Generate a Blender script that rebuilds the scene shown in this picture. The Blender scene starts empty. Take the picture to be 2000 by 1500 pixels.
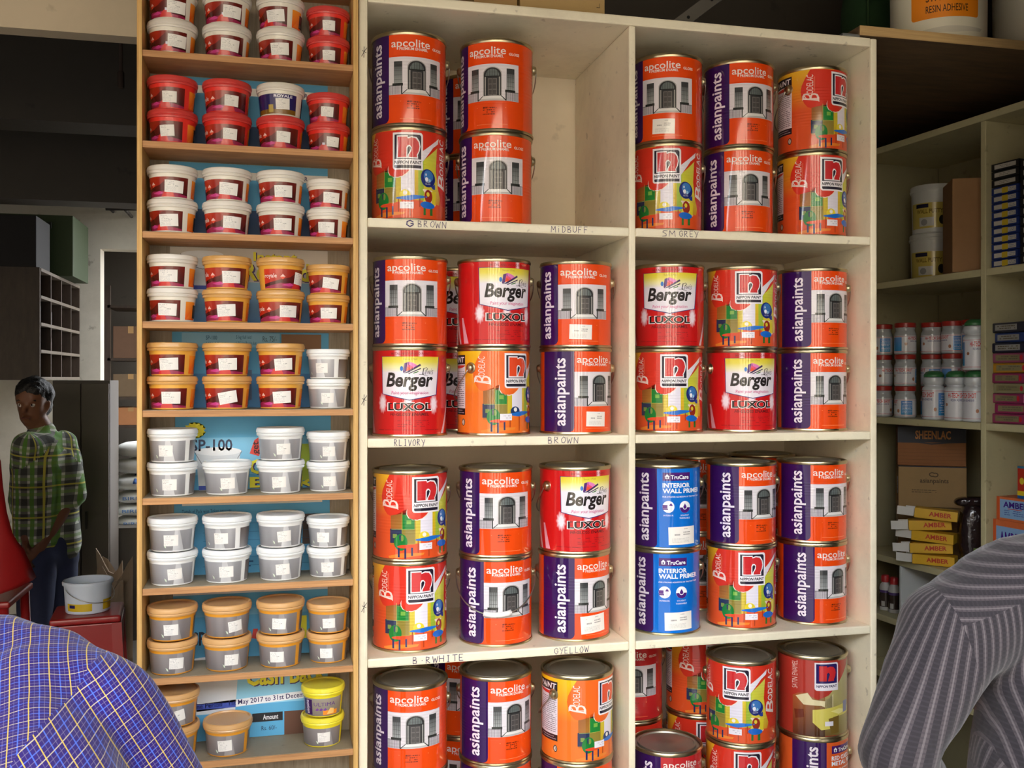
import bpy, bmesh, math, random
from mathutils import Vector, Matrix
random.seed(7)
sc = bpy.context.scene
COL = sc.collection
PI = math.pi

# ---------------------------------------------------------------- camera
F_PX, HOR, YAW, CAM_Z = 1900.0, 738.0, math.radians(13.5), 1.6
cam_d = bpy.data.cameras.new('camera')
cam_d.sensor_width = 36.0
cam_d.lens = 36.0 * F_PX / 2000.0
cam_d.shift_y = -(750.0 - HOR) / 2000.0
cam_d.clip_start = 0.05
cam = bpy.data.objects.new('camera', cam_d)
cam.location = (0, 0, CAM_Z)
cam.rotation_euler = (PI / 2, 0, -YAW)
COL.objects.link(cam)
sc.camera = cam
FW = Vector((math.sin(YAW), math.cos(YAW), 0))
RT = Vector((math.cos(YAW), -math.sin(YAW), 0))

def ray(px, py):
    return FW + RT * ((px - 1000.0) / F_PX) + Vector((0, 0, (HOR - py) / F_PX))

def at(px, py, Y):                      # world point seen at a pixel, on the vertical plane y = Y
    d = ray(px, py)
    t = Y / d.y
    return Vector((d.x * t, Y, CAM_Z + d.z * t))

def att(px, py, t):                     # the same, at distance t along the view axis
    d = ray(px, py)
    return Vector((d.x * t, d.y * t, CAM_Z + d.z * t))

# ---------------------------------------------------------------- world, light, exposure
w = bpy.data.worlds.new('overcast_sky')
sc.world = w
w.use_nodes = True
wn = w.node_tree
wn.nodes.clear()
wo = wn.nodes.new('ShaderNodeOutputWorld')
wb = wn.nodes.new('ShaderNodeBackground')
wb.inputs[0].default_value = (0.93, 0.96, 1.0, 1)
wb.inputs[1].default_value = 11.0
wn.links.new(wb.outputs[0], wo.inputs[0])
sc.view_settings.view_transform = 'Standard'
sc.view_settings.look = 'None'
sc.view_settings.gamma = 1.0
sc.view_settings.use_curve_mapping = False
sc.view_settings.exposure = 0.12

# ---------------------------------------------------------------- helpers
def lin(c):
    out = []
    for v in c[:3]:
        v = v / 255.0
        out.append(v / 12.92 if v <= 0.04045 else ((v + 0.055) / 1.055) ** 2.4)
    return (out[0], out[1], out[2], 1.0)

MATS = {}
def nodes_of(name):
    m = bpy.data.materials.new(name)
    m.use_nodes = True
    nt = m.node_tree
    b = nt.nodes['Principled BSDF']
    return m, nt, b

def mat(name, rgb=None, rough=0.5, metal=0.0, noise=0.0, scale=20.0, spec=0.5, coat=0.0, bump=0.0, bscale=60.0, trans=0.0, sub=0.0):
    if name in MATS:
        return MATS[name]
    m, nt, b = nodes_of(name)
    c = lin(rgb)
    b.inputs['Base Color'].default_value = c
    b.inputs['Roughness'].default_value = rough
    b.inputs['Metallic'].default_value = metal
    b.inputs['Specular IOR Level'].default_value = spec
    b.inputs['Coat Weight'].default_value = coat
    if trans:
        b.inputs['Transmission Weight'].default_value = trans
    if sub:
        b.inputs['Subsurface Weight'].default_value = sub
        b.inputs['Subsurface Radius'].default_value = (0.01, 0.008, 0.006)
    if noise or bump:
        tc = nt.nodes.new('ShaderNodeTexCoord')
    if noise:
        n = nt.nodes.new('ShaderNodeTexNoise')
        n.inputs['Scale'].default_value = scale
        n.inputs['Detail'].default_value = 6
        n.inputs['Roughness'].default_value = 0.65
        nt.links.new(tc.outputs['Object'], n.inputs['Vector'])
        mx = nt.nodes.new('ShaderNodeMix')
        mx.data_type = 'RGBA'
        mx.inputs[6].default_value = tuple(max(0, v * (1 - noise)) for v in c[:3]) + (1,)
        mx.inputs[7].default_value = tuple(min(1, v * (1 + noise)) for v in c[:3]) + (1,)
        nt.links.new(n.outputs['Fac'], mx.inputs[0])
        nt.links.new(mx.outputs[2], b.inputs['Base Color'])
    if bump:
        n2 = nt.nodes.new('ShaderNodeTexNoise')
        n2.inputs['Scale'].default_value = bscale
        n2.inputs['Detail'].default_value = 4
        nt.links.new(tc.outputs['Object'], n2.inputs['Vector'])
        bp = nt.nodes.new('ShaderNodeBump')
        bp.inputs['Strength'].default_value = bump
        bp.inputs['Distance'].default_value = 0.01
        nt.links.new(n2.outputs['Fac'], bp.inputs['Height'])
        nt.links.new(bp.outputs[0], b.inputs['Normal'])
    MATS[name] = m
    return m

def math_node(nt, op, a, b=None, clamp=False):
    n = nt.nodes.new('ShaderNodeMath')
    n.operation = op
    n.use_clamp = clamp
    for i, v in enumerate((a, b)):
        if v is None:
            continue
        if isinstance(v, (int, float)):
            n.inputs[i].default_value = v
        else:
            nt.links.new(v, n.inputs[i])
    return n.outputs[0]

def print_mat(name, rough=0.25, coat=0.4, ribs=False, metal=0.0):
    # printed sheet: the ink colours come from the mesh's colour attribute
    if name in MATS:
        return MATS[name]
    m, nt, b = nodes_of(name)
    a = nt.nodes.new('ShaderNodeAttribute')
    a.attribute_name = 'Col'
    nt.links.new(a.outputs['Color'], b.inputs['Base Color'])
    b.inputs['Roughness'].default_value = rough
    b.inputs['Coat Weight'].default_value = coat
    b.inputs['Coat Roughness'].default_value = 0.06
    if coat > 0.9:
        b.inputs['Specular IOR Level'].default_value = 0.15
        b.inputs['Coat IOR'].default_value = 1.55
    b.inputs['Metallic'].default_value = metal
    tc = nt.nodes.new('ShaderNodeTexCoord')
    nz = nt.nodes.new('ShaderNodeTexNoise')
    nz.inputs['Scale'].default_value = 9.0
    nt.links.new(tc.outputs['Object'], nz.inputs['Vector'])
    h = math_node(nt, 'MULTIPLY', nz.outputs['Fac'], 1.2)
    if ribs:
        sp = nt.nodes.new('ShaderNodeSeparateXYZ')
        nt.links.new(tc.outputs['Object'], sp.inputs[0])
        s = math_node(nt, 'SINE', math_node(nt, 'MULTIPLY', sp.outputs['Z'], 2 * PI / 0.0065))
        d1 = math_node(nt, 'ABSOLUTE', math_node(nt, 'SUBTRACT', sp.outputs['Z'], 0.072))
        d2 = math_node(nt, 'ABSOLUTE', math_node(nt, 'SUBTRACT', sp.outputs['Z'], 0.126))
        k = math_node(nt, 'LESS_THAN', math_node(nt, 'MINIMUM', d1, d2), 0.0163)
        h = math_node(nt, 'ADD', h, math_node(nt, 'MULTIPLY', math_node(nt, 'MULTIPLY', s, k), 0.09))
    bp = nt.nodes.new('ShaderNodeBump')
    bp.inputs['Strength'].default_value = 0.5
    bp.inputs['Distance'].default_value = 0.004
    nt.links.new(h, bp.inputs['Height'])
    nt.links.new(bp.outputs[0], b.inputs['Normal'])
    MATS[name] = m
    return m

def link(o, parent=None):
    COL.objects.link(o)
    if parent is not None:
        o.parent = parent
    return o

def obj(name, me, m=None, parent=None, loc=None, rot=None):
    if m is not None and len(me.materials) == 0:
        me.materials.append(m)
    o = bpy.data.objects.new(name, me)
    if loc is not None:
        o.location = loc
    if rot is not None:
        o.rotation_euler = rot
    return link(o, parent)

def tag(o, label, cat, group=None, kind=None):
    o['label'] = label
    o['category'] = cat
    if group:
        o['group'] = group
    if kind:
        o['kind'] = kind
    return o

def thing(name, label, cat, loc=(0, 0, 0), rotz=0.0, group=None):
    e = bpy.data.objects.new(name, None)
    e.empty_display_size = 0.05
    e.location = loc
    e.rotation_euler = (0, 0, rotz)
    COL.objects.link(e)
    return tag(e, label, cat, group)

def struct(name, me, m, parent=None, loc=None, rot=None):
    o = obj(name, me, m, parent, loc, rot)
    if parent is None:
        o['kind'] = 'structure'
    return o

def bm_mesh(bm, name='mesh', smooth=False):
    me = bpy.data.meshes.new(name)
    bm.normal_update()
    bm.to_mesh(me)
    bm.free()
    if smooth:
        for p in me.polygons:
            p.use_smooth = True
    return me

def box_me(x0, x1, y0, y1, z0, z1, bev=0.0, seg=2):
    bm = bmesh.new()
    vs = [bm.verts.new((x, y, z)) for z in (z0, z1) for y in (y0, y1) for x in (x0, x1)]
    for f in ((0, 2, 3, 1), (4, 5, 7, 6), (0, 1, 5, 4), (2, 6, 7, 3), (0, 4, 6, 2), (1, 3, 7, 5)):
        bm.faces.new([vs[i] for i in f])
    if bev:
        bmesh.ops.bevel(bm, geom=bm.edges[:], offset=bev, segments=seg, affect='EDGES', profile=0.6)
    return bm_mesh(bm, 'box')

def lathe_me(prof, n=64, smooth=True, close=False):
    bm = bmesh.new()
    rings = []
    for r, z in prof:
        if r < 1e-6:
            rings.append([bm.verts.new((0, 0, z))])
        else:
            rings.append([bm.verts.new((r * math.sin(2 * PI * i / n), -r * math.cos(2 * PI * i / n), z)) for i in range(n)])
    for a, b in zip(rings, rings[1:]):
        for i in range(n):
            j = (i + 1) % n
            if len(a) == 1 and len(b) == 1:
                continue
            if len(a) == 1:
                bm.faces.new((a[0], b[j], b[i]))
            elif len(b) == 1:
                bm.faces.new((a[i], a[j], b[0]))
            else:
                bm.faces.new((a[i], a[j], b[j], b[i]))
    me = bm_mesh(bm, 'lathe', smooth)
    if smooth:
        sharp(me)
    return me

def sharp(me, ang=35):
    try:
        me.set_sharp_from_angle(angle=math.radians(ang))
    except Exception:
        pass

def tube_me(pts, r, n=8, closed=False, radii=None):
    bm = bmesh.new()
    pts = [Vector(p) for p in pts]
    rings = []
    up = Vector((0, 0, 1))
    for i, p in enumerate(pts):
        a = pts[max(0, i - 1)]
        b = pts[min(len(pts) - 1, i + 1)]
        d = (b - a).normalized()
        if abs(d.dot(up)) > 0.95:
            up = Vector((1, 0, 0))
        s = d.cross(up).normalized()
        u = s.cross(d).normalized()
        rr = radii[i] if radii else r
        rings.append([bm.verts.new(p + (s * math.cos(2 * PI * k / n) + u * math.sin(2 * PI * k / n)) * rr) for k in range(n)])
    for a, b in zip(rings, rings[1:]):
        for k in range(n):
            bm.faces.new((a[k], a[(k + 1) % n], b[(k + 1) % n], b[k]))
    bm.faces.new(rings[0][::-1])
    bm.faces.new(rings[-1])
    bmesh.ops.recalc_face_normals(bm, faces=bm.faces[:])
    return bm_mesh(bm, 'tube', True)

def col_attr(me, rgb):
    c = me.color_attributes.new('Col', 'FLOAT_COLOR', 'CORNER')
    l = lin(rgb)
    for d in c.data:
        d.color = l
    return me

# ---------------------------------------------------------------- print: flat shapes and lettering
_TXT = {}
def text_tris(s, bold=0.0, shear=0.0, res=2, space=1.0):
    key = (s, bold, shear, res, space)
    if key in _TXT:
        return _TXT[key]
    cu = bpy.data.curves.new('lettering', 'FONT')
    cu.body = s
    cu.size = 1.0
    cu.offset = bold
    cu.shear = shear
    cu.resolution_u = res
    cu.space_character = space
    cu.fill_mode = 'BOTH'
    cu.dimensions = '2D'
    o = bpy.data.objects.new('lettering', cu)
    COL.objects.link(o)
    bpy.context.view_layer.update()
    dg = bpy.context.evaluated_depsgraph_get()
    me = o.evaluated_get(dg).to_mesh()
    me.calc_loop_triangles()
    v = [(p.co.x, p.co.y) for p in me.vertices]
    tr = [tuple(t.vertices) for t in me.loop_triangles]
    o.evaluated_get(dg).to_mesh_clear()
    bpy.data.objects.remove(o)
    bpy.data.curves.remove(cu)
    xs = [p[0] for p in v]
    ys = [p[1] for p in v]
    x0, x1, y0, y1 = min(xs), max(xs), min(ys), max(ys)
    v = [((x - x0) / (x1 - x0), (y - y0) / (y1 - y0)) for x, y in v]
    _TXT[key] = (v, tr, (x1 - x0) / (y1 - y0))
    return _TXT[key]

class Art:
    """flat printed artwork in metres: s to the right, z up"""
    def __init__(self):
        self.bm = bmesh.new()
        self.cl = self.bm.loops.layers.float_color.new('Col')
    def poly(self, pts, rgb, layer=0):
        vs = [self.bm.verts.new((x, y, layer)) for x, y in pts]
        try:
            f = self.bm.faces.new(vs)
        except ValueError:
            return
        cs = [lin(c) for c in rgb] if isinstance(rgb[0], (tuple, list)) else [lin(rgb)] * len(vs)
        for lp, c in zip(f.loops, cs):
            lp[self.cl] = c
    def rect(self, x0, x1, y0, y1, rgb, layer=0, r=0.0, corners=(1, 1, 1, 1)):
        if not r:
            if isinstance(rgb[0], (tuple, list)):      # bottom colour, top colour
                rgb = [rgb[0], rgb[0], rgb[1], rgb[1]]
            return self.poly([(x0, y0), (x1, y0), (x1, y1), (x0, y1)], rgb, layer)
        pts = []
        for (cx, cy, a0, on, ex, ey) in ((x0 + r, y0 + r, PI, corners[0], x0, y0), (x1 - r, y0 + r, 1.5 * PI, corners[1], x1, y0),
                                         (x1 - r, y1 - r, 0, corners[2], x1, y1), (x0 + r, y1 - r, 0.5 * PI, corners[3], x0, y1)):
            if on:
                for k in range(6):
                    a = a0 + k * PI / 10
                    pts.append((cx + r * math.cos(a), cy + r * math.sin(a)))
            else:
                pts.append((ex, ey))
        self.poly(pts, rgb, layer)
    def ell(self, cx, cy, rx, ry, rgb, layer=0, n=28, a0=0, a1=2 * PI, rot=0.0):
        pts = []
        for k in range(n):
            a = a0 + (a1 - a0) * k / (n if a1 - a0 > 6.2 else n - 1)
            x, y = rx * math.cos(a), ry * math.sin(a)
            pts.append((cx + x * math.cos(rot) - y * math.sin(rot), cy + x * math.sin(rot) + y * math.cos(rot)))
        self.poly(pts, rgb, layer)
    def text(self, s, x0, x1, y0, y1, rgb, layer=0, bold=0.0, shear=0.0, up=False, res=2, rot=0.0, space=1.0, keep=False):
        v, tr, asp = text_tris(s, bold, shear, res, space)
        if keep:                                     # keep the letter shape, fill the height
            x1 = x0 + (y1 - y0) * asp
        c = lin(rgb)
        mx, my = (x0 + x1) / 2, (y0 + y1) / 2
        vs = []
        for x, y in v:
            if up:                                   # reads from bottom to top
                px, py = x1 - y * (x1 - x0), y0 + x * (y1 - y0)
            else:
                px, py = x0 + x * (x1 - x0), y0 + y * (y1 - y0)
            if rot:
                dx, dy = px - mx, py - my
                px = mx + dx * math.cos(rot) - dy * math.sin(rot)
                py = my + dx * math.sin(rot) + dy * math.cos(rot)
            vs.append(self.bm.verts.new((px, py, layer)))
        for t in tr:
            try:
                f = self.bm.faces.new([vs[i] for i in t])
                for lp in f.loops:
                    lp[self.cl] = c
            except ValueError:
                pass
    def smudge(self, x0, x1, y0, y1, rows, rgb, layer=0, seed=1, fill=0.8, th=0.4):
        # rows of print too small to read
        rd = random.Random(seed)
        hh = (y1 - y0) / rows
        for k in range(rows):
            y = y1 - (k + 0.5) * hh
            x = x0
            while x < x1 - 0.001:
                wd = rd.uniform(0.04, 0.16) * (x1 - x0)
                xe = min(x1, x + wd)
                if rd.random() < fill:
                    self.poly([(x, y - hh * th / 2), (xe, y - hh * th / 2), (xe, y + hh * th / 2), (x, y + hh * th / 2)], rgb, layer)
                x = xe + 0.012 * (x1 - x0) + 0.0006
    def line(self, pts, wd, rgb, layer=0):
        for (ax, ay), (bx, by) in zip(pts, pts[1:]):
            dx, dy = bx - ax, by - ay
            L = math.hypot(dx, dy) or 1e-9
            nx, ny = -dy / L * wd / 2, dx / L * wd / 2
            ex, ey = dx / L * wd * 0.25, dy / L * wd * 0.25
            self.poly([(ax - nx - ex, ay - ny - ey), (bx - nx + ex, by - ny + ey), (bx + nx + ex, by + ny + ey), (ax + nx - ex, ay + ny - ey)], rgb, layer)
    def _face_up(self):
        bm = self.bm
        bmesh.ops.triangulate(bm, faces=[f for f in bm.faces if len(f.verts) > 4])
        bm.normal_update()
        for f in bm.faces:
            if f.normal.z < 0:
                f.normal_flip()
    def wrap(self, R0, R1=None, H=1.0, step=0.005, z0=0.0, lay=0.00006, lift=0.0002, zstep=None):
        """bend round a can (radius R0) or a tapered tub (R0 at the bottom, R1 at height H)"""
        R1 = R0 if R1 is None else R1
        Rm = (R0 + R1) / 2
        self._face_up()
        bm = self.bm
        xs = [v.co.x for v in bm.verts]
        k = math.floor(min(xs) / step) + 1
        while k * step < max(xs) - 1e-6:
            bmesh.ops.bisect_plane(bm, geom=bm.verts[:] + bm.edges[:] + bm.faces[:], dist=1e-7, plane_co=(k * step, 0, 0), plane_no=(1, 0, 0))
            k += 1
        nrm = []
        bm.verts.index_update()
        for v in bm.verts:
            s, z, l = v.co
            a = s / Rm
            r = R0 + (R1 - R0) * z / H + lift + l * lay
            v.co = (r * math.sin(a), -r * math.cos(a), z + z0)
            nrm.append(Vector((math.sin(a), -math.cos(a), -(R1 - R0) / H)).normalized())
        me = bpy.data.meshes.new('print')
        bm.to_mesh(me)
        bm.free()
        for p in me.polygons:
            p.use_smooth = True
        me.normals_split_custom_set_from_vertices(nrm)
        return me
    def flat(self, lay=0.00008, lift=0.0003):
        """lie flat on the plane y = 0, facing -y: s -> x, z -> z"""
        self._face_up()
        for v in self.bm.verts:
            s, z, l = v.co
            v.co = (s, -(lift + l * lay), z)
        me = bpy.data.meshes.new('print')
        self.bm.to_mesh(me)
        self.bm.free()
        return me
# ---------------------------------------------------------------- surface materials
def paint_mat(name, rgb, dirt=(96, 78, 50), amount=0.5, scale=7.0, rough=0.55):
    if name in MATS:
        return MATS[name]
    m, nt, b = nodes_of(name)
    tc = nt.nodes.new('ShaderNodeTexCoord')
    n1 = nt.nodes.new('ShaderNodeTexNoise')
    n1.inputs['Scale'].default_value = scale
    n1.inputs['Detail'].default_value = 8
    n1.inputs['Roughness'].default_value = 0.7
    n2 = nt.nodes.new('ShaderNodeTexNoise')
    n2.inputs['Scale'].default_value = scale * 6
    n2.inputs['Detail'].default_value = 5
    for n in (n1, n2):
        nt.links.new(tc.outputs['Object'], n.inputs['Vector'])
    r1 = nt.nodes.new('ShaderNodeMapRange')
    r1.inputs['From Min'].default_value = 0.45
    r1.inputs['From Max'].default_value = 0.85
    nt.links.new(n1.outputs['Fac'], r1.inputs['Value'])
    r2 = nt.nodes.new('ShaderNodeMapRange')
    r2.inputs['From Min'].default_value = 0.66
    r2.inputs['From Max'].default_value = 0.72
    nt.links.new(n2.outputs['Fac'], r2.inputs['Value'])
    f = math_node(nt, 'ADD', math_node(nt, 'MULTIPLY', r1.outputs[0], 0.55 * amount), math_node(nt, 'MULTIPLY', r2.outputs[0], 0.6 * amount), True)
    mx = nt.nodes.new('ShaderNodeMix')
    mx.data_type = 'RGBA'
    mx.inputs[6].default_value = lin(rgb)
    mx.inputs[7].default_value = lin(dirt)
    nt.links.new(f, mx.inputs[0])
    nt.links.new(mx.outputs[2], b.inputs['Base Color'])
    b.inputs['Roughness'].default_value = rough
    bp = nt.nodes.new('ShaderNodeBump')
    bp.inputs['Strength'].default_value = 0.25
    bp.inputs['Distance'].default_value = 0.003
    nt.links.new(n2.outputs['Fac'], bp.inputs['Height'])
    nt.links.new(bp.outputs[0], b.inputs['Normal'])
    MATS[name] = m
    return m

def wood_mat(name, c1, c2, stretch=(1, 8, 8), scale=9.0, rough=0.6):
    if name in MATS:
        return MATS[name]
    m, nt, b = nodes_of(name)
    tc = nt.nodes.new('ShaderNodeTexCoord')
    mp = nt.nodes.new('ShaderNodeMapping')
    mp.inputs['Scale'].default_value = stretch
    nt.links.new(tc.outputs['Object'], mp.inputs['Vector'])
    n = nt.nodes.new('ShaderNodeTexNoise')
    n.inputs['Scale'].default_value = scale
    n.inputs['Detail'].default_value = 8
    n.inputs['Roughness'].default_value = 0.7
    nt.links.new(mp.outputs[0], n.inputs['Vector'])
    cr = nt.nodes.new('ShaderNodeValToRGB')
    cr.color_ramp.elements[0].position = 0.3
    cr.color_ramp.elements[0].color = lin(c1)
    cr.color_ramp.elements[1].position = 0.7
    cr.color_ramp.elements[1].color = lin(c2)
    nt.links.new(n.outputs['Fac'], cr.inputs[0])
    nt.links.new(cr.outputs[0], b.inputs['Base Color'])
    b.inputs['Roughness'].default_value = rough
    bp = nt.nodes.new('ShaderNodeBump')
    bp.inputs['Strength'].default_value = 0.2
    bp.inputs['Distance'].default_value = 0.002
    nt.links.new(n.outputs['Fac'], bp.inputs['Height'])
    nt.links.new(bp.outputs[0], b.inputs['Normal'])
    MATS[name] = m
    return m

cream = paint_mat('cream_paint', (238, 229, 203))
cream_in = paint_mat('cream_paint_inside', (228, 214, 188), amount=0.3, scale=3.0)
wall_paint = paint_mat('wall_paint', (184, 168, 142), dirt=(112, 94, 70), amount=0.5, scale=2.5)
olive = paint_mat('dulled_olive_cream', (204, 194, 150), dirt=(110, 96, 60), amount=.6, scale=5.0)  # olive cream, dulled to make the shelving as dim as its corner
olive_in = paint_mat('shaded_olive_inside', (160, 152, 118), dirt=(96, 84, 58), amount=.5, scale=3.0)  # darker inside copy: shade of the compartments put into the colour
dark_wall = paint_mat('store_wall', (190, 184, 170), dirt=(90, 80, 66), amount=0.8, scale=2.0)
dimmed_wall = paint_mat('dimmed_wall', (62, 56, 48), dirt=(34, 30, 26), amount=0.8, scale=1.6)  # wall colour darkened so it carries the shade of the dim areas
floor_m = paint_mat('cement_floor', (98, 92, 84), dirt=(64, 58, 50), amount=0.8, scale=3.0, rough=0.7)
ply_edge = wood_mat('ply_edge_vertical', (176, 128, 66), (224, 184, 112), stretch=(60, 20, 1.2), scale=4.0)
ply_shelf = wood_mat('ply_edge_shelf', (158, 108, 66), (204, 152, 98), stretch=(1.5, 10, 70), scale=5.0)
ply_gray = wood_mat('ply_back', (128, 116, 98), (168, 156, 136), stretch=(30, 10, 2), scale=4.0)
ply_dark = wood_mat('loft_board', (84, 66, 46), (124, 98, 68), stretch=(2, 12, 30), scale=3.0)
tin = mat('tin_plate', (196, 184, 150), rough=0.28, metal=1.0, noise=0.12, scale=30)
tin_lid = mat('tin_lid', (178, 172, 158), rough=0.42, metal=0.85, noise=0.15, scale=14)
wire_m = mat('bail_wire', (186, 180, 168), rough=0.3, metal=1.0)
ink_can = print_mat('can_print', 0.4, 1.0, ribs=False)
ink_rib = print_mat('can_print_ribbed', 0.4, 1.0, ribs=True)
ink_mat = print_mat('paper_print', 0.6, 0.0)
ink_gloss = print_mat('glossy_print', 0.25, 0.4)
ink_silver = print_mat('silver_print', 0.3, 0.3, metal=0.35)

# ---------------------------------------------------------------- the room
YF = 2.0                       # front of the cream cabinet
X = lambda px, Y=YF: at(px, 700, Y).x
Z = lambda px, py, Y=YF: at(px, py, Y).z
YB = YF + 0.40                 # back of the cabinet

struct('floor', box_me(-6, 5, -0.5, 9, -0.1, 0), floor_m)
struct('ground', box_me(-45, 45, -24, -0.5, -0.3, -0.12), mat('street', (104, 98, 90), 0.9, noise=0.2, scale=3))
struct('sky_block_building', box_me(-45, 45, -13, -9, -0.12, 5.4), paint_mat('facade', (98, 82, 64), dirt=(70, 58, 46), amount=.6, scale=.4))  # unseen building added to block low sky and darken the upper shelves
wb_ = struct('reflector_building', box_me(-5.6, 1.4, -8.99, -8.2, -0.12, 5.2), mat('reflector_paint', (226, 210, 182), .8))  # unseen white building added to reflect bright streaks onto the cans
for k in range(4):
    obj('streak_bar', box_me(-5.1 + 1.75 * k, -4.55 + 1.75 * k, -8.2, -8.17, .1, 4.6), mat('streak_bar_dark', (34, 34, 38), .3), wb_)  # dark bars added to break up the reflected streaks
XL = X(268, 1.985)
struct('wall_back', box_me(XL + 0.03, 3.6, YB + 0.55, YB + 0.70, 0, 3.1), dimmed_wall)
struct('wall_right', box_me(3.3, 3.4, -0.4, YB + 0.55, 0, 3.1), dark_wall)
struct('wall_left', box_me(-4.2, -4.05, -0.4, 8.6, 0, 3.1), dimmed_wall)
lz = at(130, 62, 2.30).z
struct('beam_front', box_me(-4.05, XL + 0.25, 2.30, 2.35, lz, 3.1), wall_paint)
struct('wall_inner', box_me(XL + 0.03, XL + 0.18, YB + 0.70, 6.1, 0, 3.1), dimmed_wall)
struct('light_block_lintel', box_me(XL + 0.03, XL + 0.18, 6.1, 8.6, 2.85, 3.1), dimmed_wall)  # box added above the side opening to control daylight on the far wall
struct('sky_block_alley', box_me(2.4, 2.55, YB + 0.70, 9.0, 0, 2.3), wall_paint)  # unseen wall added to limit the sky reaching the back room
struct('light_block_side', box_me(1.50, 1.62, -0.40, 1.66, 0, 3.1), dimmed_wall)  # unseen wall added to keep front light off the corner shelving
struct('light_block_front', box_me(1.62, 3.4, -0.40, -0.2, 0, 2.84), dimmed_wall)  # unseen pier added to cut light coming from the front right
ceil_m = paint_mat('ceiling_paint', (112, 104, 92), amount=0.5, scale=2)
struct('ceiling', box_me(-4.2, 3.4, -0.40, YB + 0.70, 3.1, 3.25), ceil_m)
struct('ceiling_inner', box_me(-4.2, XL + 0.18, YB + 0.70, 8.6, 3.1, 3.25), dimmed_wall)
struct('sky_block_beam', box_me(-4.2, 3.4, -0.40, -0.18, 2.84, 3.1), wall_paint)  # unseen beam, set low to block sky from the upper shelves

# ---------------------------------------------------------------- cream pigeonhole cabinet
XA0, XA1 = X(701), X(718)
XD0, XD1 = X(1229), X(1242)
XR0, XR1 = X(1701), X(1713)
ZU = [Z(1210, y) for y in (47.5, 461, 867, 1272)]       # undersides of top board and shelves
TH = 0.0195
ZU.append(ZU[3] - 0.452)
ZT = ZU[0] + 0.021
cab = thing('pigeonhole_cabinet', 'tall cream painted cabinet of open compartments holding large paint cans', 'cabinet', (0, 0, 0))
BV = 0.004
obj('side_panel', box_me(XA0, XA1, YF, YB, 0, ZT, BV), cream, cab)
obj('divider', box_me(XD0, XD1, YF + 0.001, YB, 0, ZU[0], BV), cream, cab)
obj('side_panel', box_me(XR0, XR1, YF, YB, 0, ZT - 0.001, BV), cream, cab)
obj('top_board', box_me(XA1, XR0, YF, YB, ZU[0], ZT, BV), cream, cab)
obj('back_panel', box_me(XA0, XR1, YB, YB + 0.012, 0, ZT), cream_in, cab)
SHELF = {}
for k in range(1, 5):
    for c, (x0, x1) in enumerate(((XA1, XD0), (XD1, XR0))):
        SHELF[k, c] = obj('shelf', box_me(x0, x1, YF + 0.0005, YB, ZU[k], ZU[k] + TH, BV), cream, cab)
SZ = {k: ZU[k] + TH for k in range(1, 5)}

# handwriting in ballpoint on the shelf edges
STROKES = {
 'G': [[(.9, .75), (.55, 1), (.15, .8), (.1, .3), (.5, 0), (.9, .3), (.9, .5), (.6, .5)]],
 'B': [[(.1, 0), (.1, 1), (.6, .95), (.65, .65), (.15, .5), (.75, .4), (.7, .05), (.1, 0)]],
 'R': [[(.1, 0), (.1, 1), (.65, .9), (.6, .6), (.15, .5), (.8, 0)]],
 'O': [[(.5, 1), (.1, .6), (.2, .1), (.6, 0), (.9, .4), (.8, .85), (.5, 1)]],
 'W': [[(0, 1), (.2, 0), (.45, .7), (.7, 0), (1, 1)]],
 'N': [[(.1, 0), (.15, 1), (.8, 0), (.9, 1)]],
 'M': [[(0, 0), (.1, 1), (.5, .4), (.9, 1), (1, 0)]],
 'I': [[(.3, 1), (.7, 1)], [(.5, 1), (.5, 0)], [(.3, 0), (.7, 0)]],
 'i': [[(.5, .7), (.5, 0)], [(.45, 1), (.55, 1)]],
 'D': [[(.15, 0), (.15, 1), (.7, .8), (.8, .3), (.5, 0), (.1, 0)]],
 'U': [[(.1, 1), (.15, .2), (.5, 0), (.85, .25), (.9, 1)]],
 'F': [[(.15, 0), (.15, 1), (.85, 1)], [(.15, .55), (.7, .55)]],
 'S': [[(.9, .9), (.4, 1), (.15, .7), (.7, .4), (.7, .1), (.1, 0)]],
 'E': [[(.85, 1), (.15, 1), (.15, 0), (.85, 0)], [(.15, .5), (.7, .5)]],
 'Y': [[(.05, 1), (.5, .5)], [(.95, 1), (.35, -.1)]],
 'L': [[(.15, 1), (.15, 0), (.8, .05)]],
 'V': [[(.1, 1), (.45, 0), (.9, 1)]],
 'H': [[(.1, 1), (.1, 0)], [(.9, 1), (.9, 0)], [(.1, .5), (.9, .5)]],
 'T': [[(.05, 1), (.95, 1)], [(.5, 1), (.5, 0)]],
 't': [[(.3, .9), (.3, .1), (.8, 0)], [(.1, .5), (.75, .55)]],
 'o': [[(.5, .8), (.15, .4), (.5, 0), (.85, .4), (.5, .8)]],
 '.': [[(.45, .45), (.55, .5)]], ' ': [], 'x': [[(.1, 0), (.5, .5), (.9, .9)], [(.2, .6), (.8, .4)], [(.5, 1), (.45, -.1)]],
}
def write(word, px0, px1, py0, py1, parent, wd=0.0011, rgb=(70, 55, 95)):
    a = Art()
    p0, p1 = at(px0, py1, YF), at(px1, py0, YF)
    n = len(word)
    cw = (p1.x - p0.x) / n
    ch = abs(at(px0, py0, YF).z - p0.z)
    rd = random.Random(word)
    slope = (at(px1, py1, YF).z - p0.z) / (p1.x - p0.x) * 0.0
    for i, c in enumerate(word):
        ox, oz = i * cw + rd.uniform(-.05, .05) * cw, rd.uniform(-.06, .06) * ch
        for st in STROKES[c]:
            a.line([(ox + x * cw * 0.82, oz + y * ch) for x, y in st], wd, rgb)
    obj('handwriting', a.flat(lift=0.0004), ink_mat, parent, (p0.x, YF, p0.z))
def zmid(k):
    return ZU[k] + 0.0035
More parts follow.
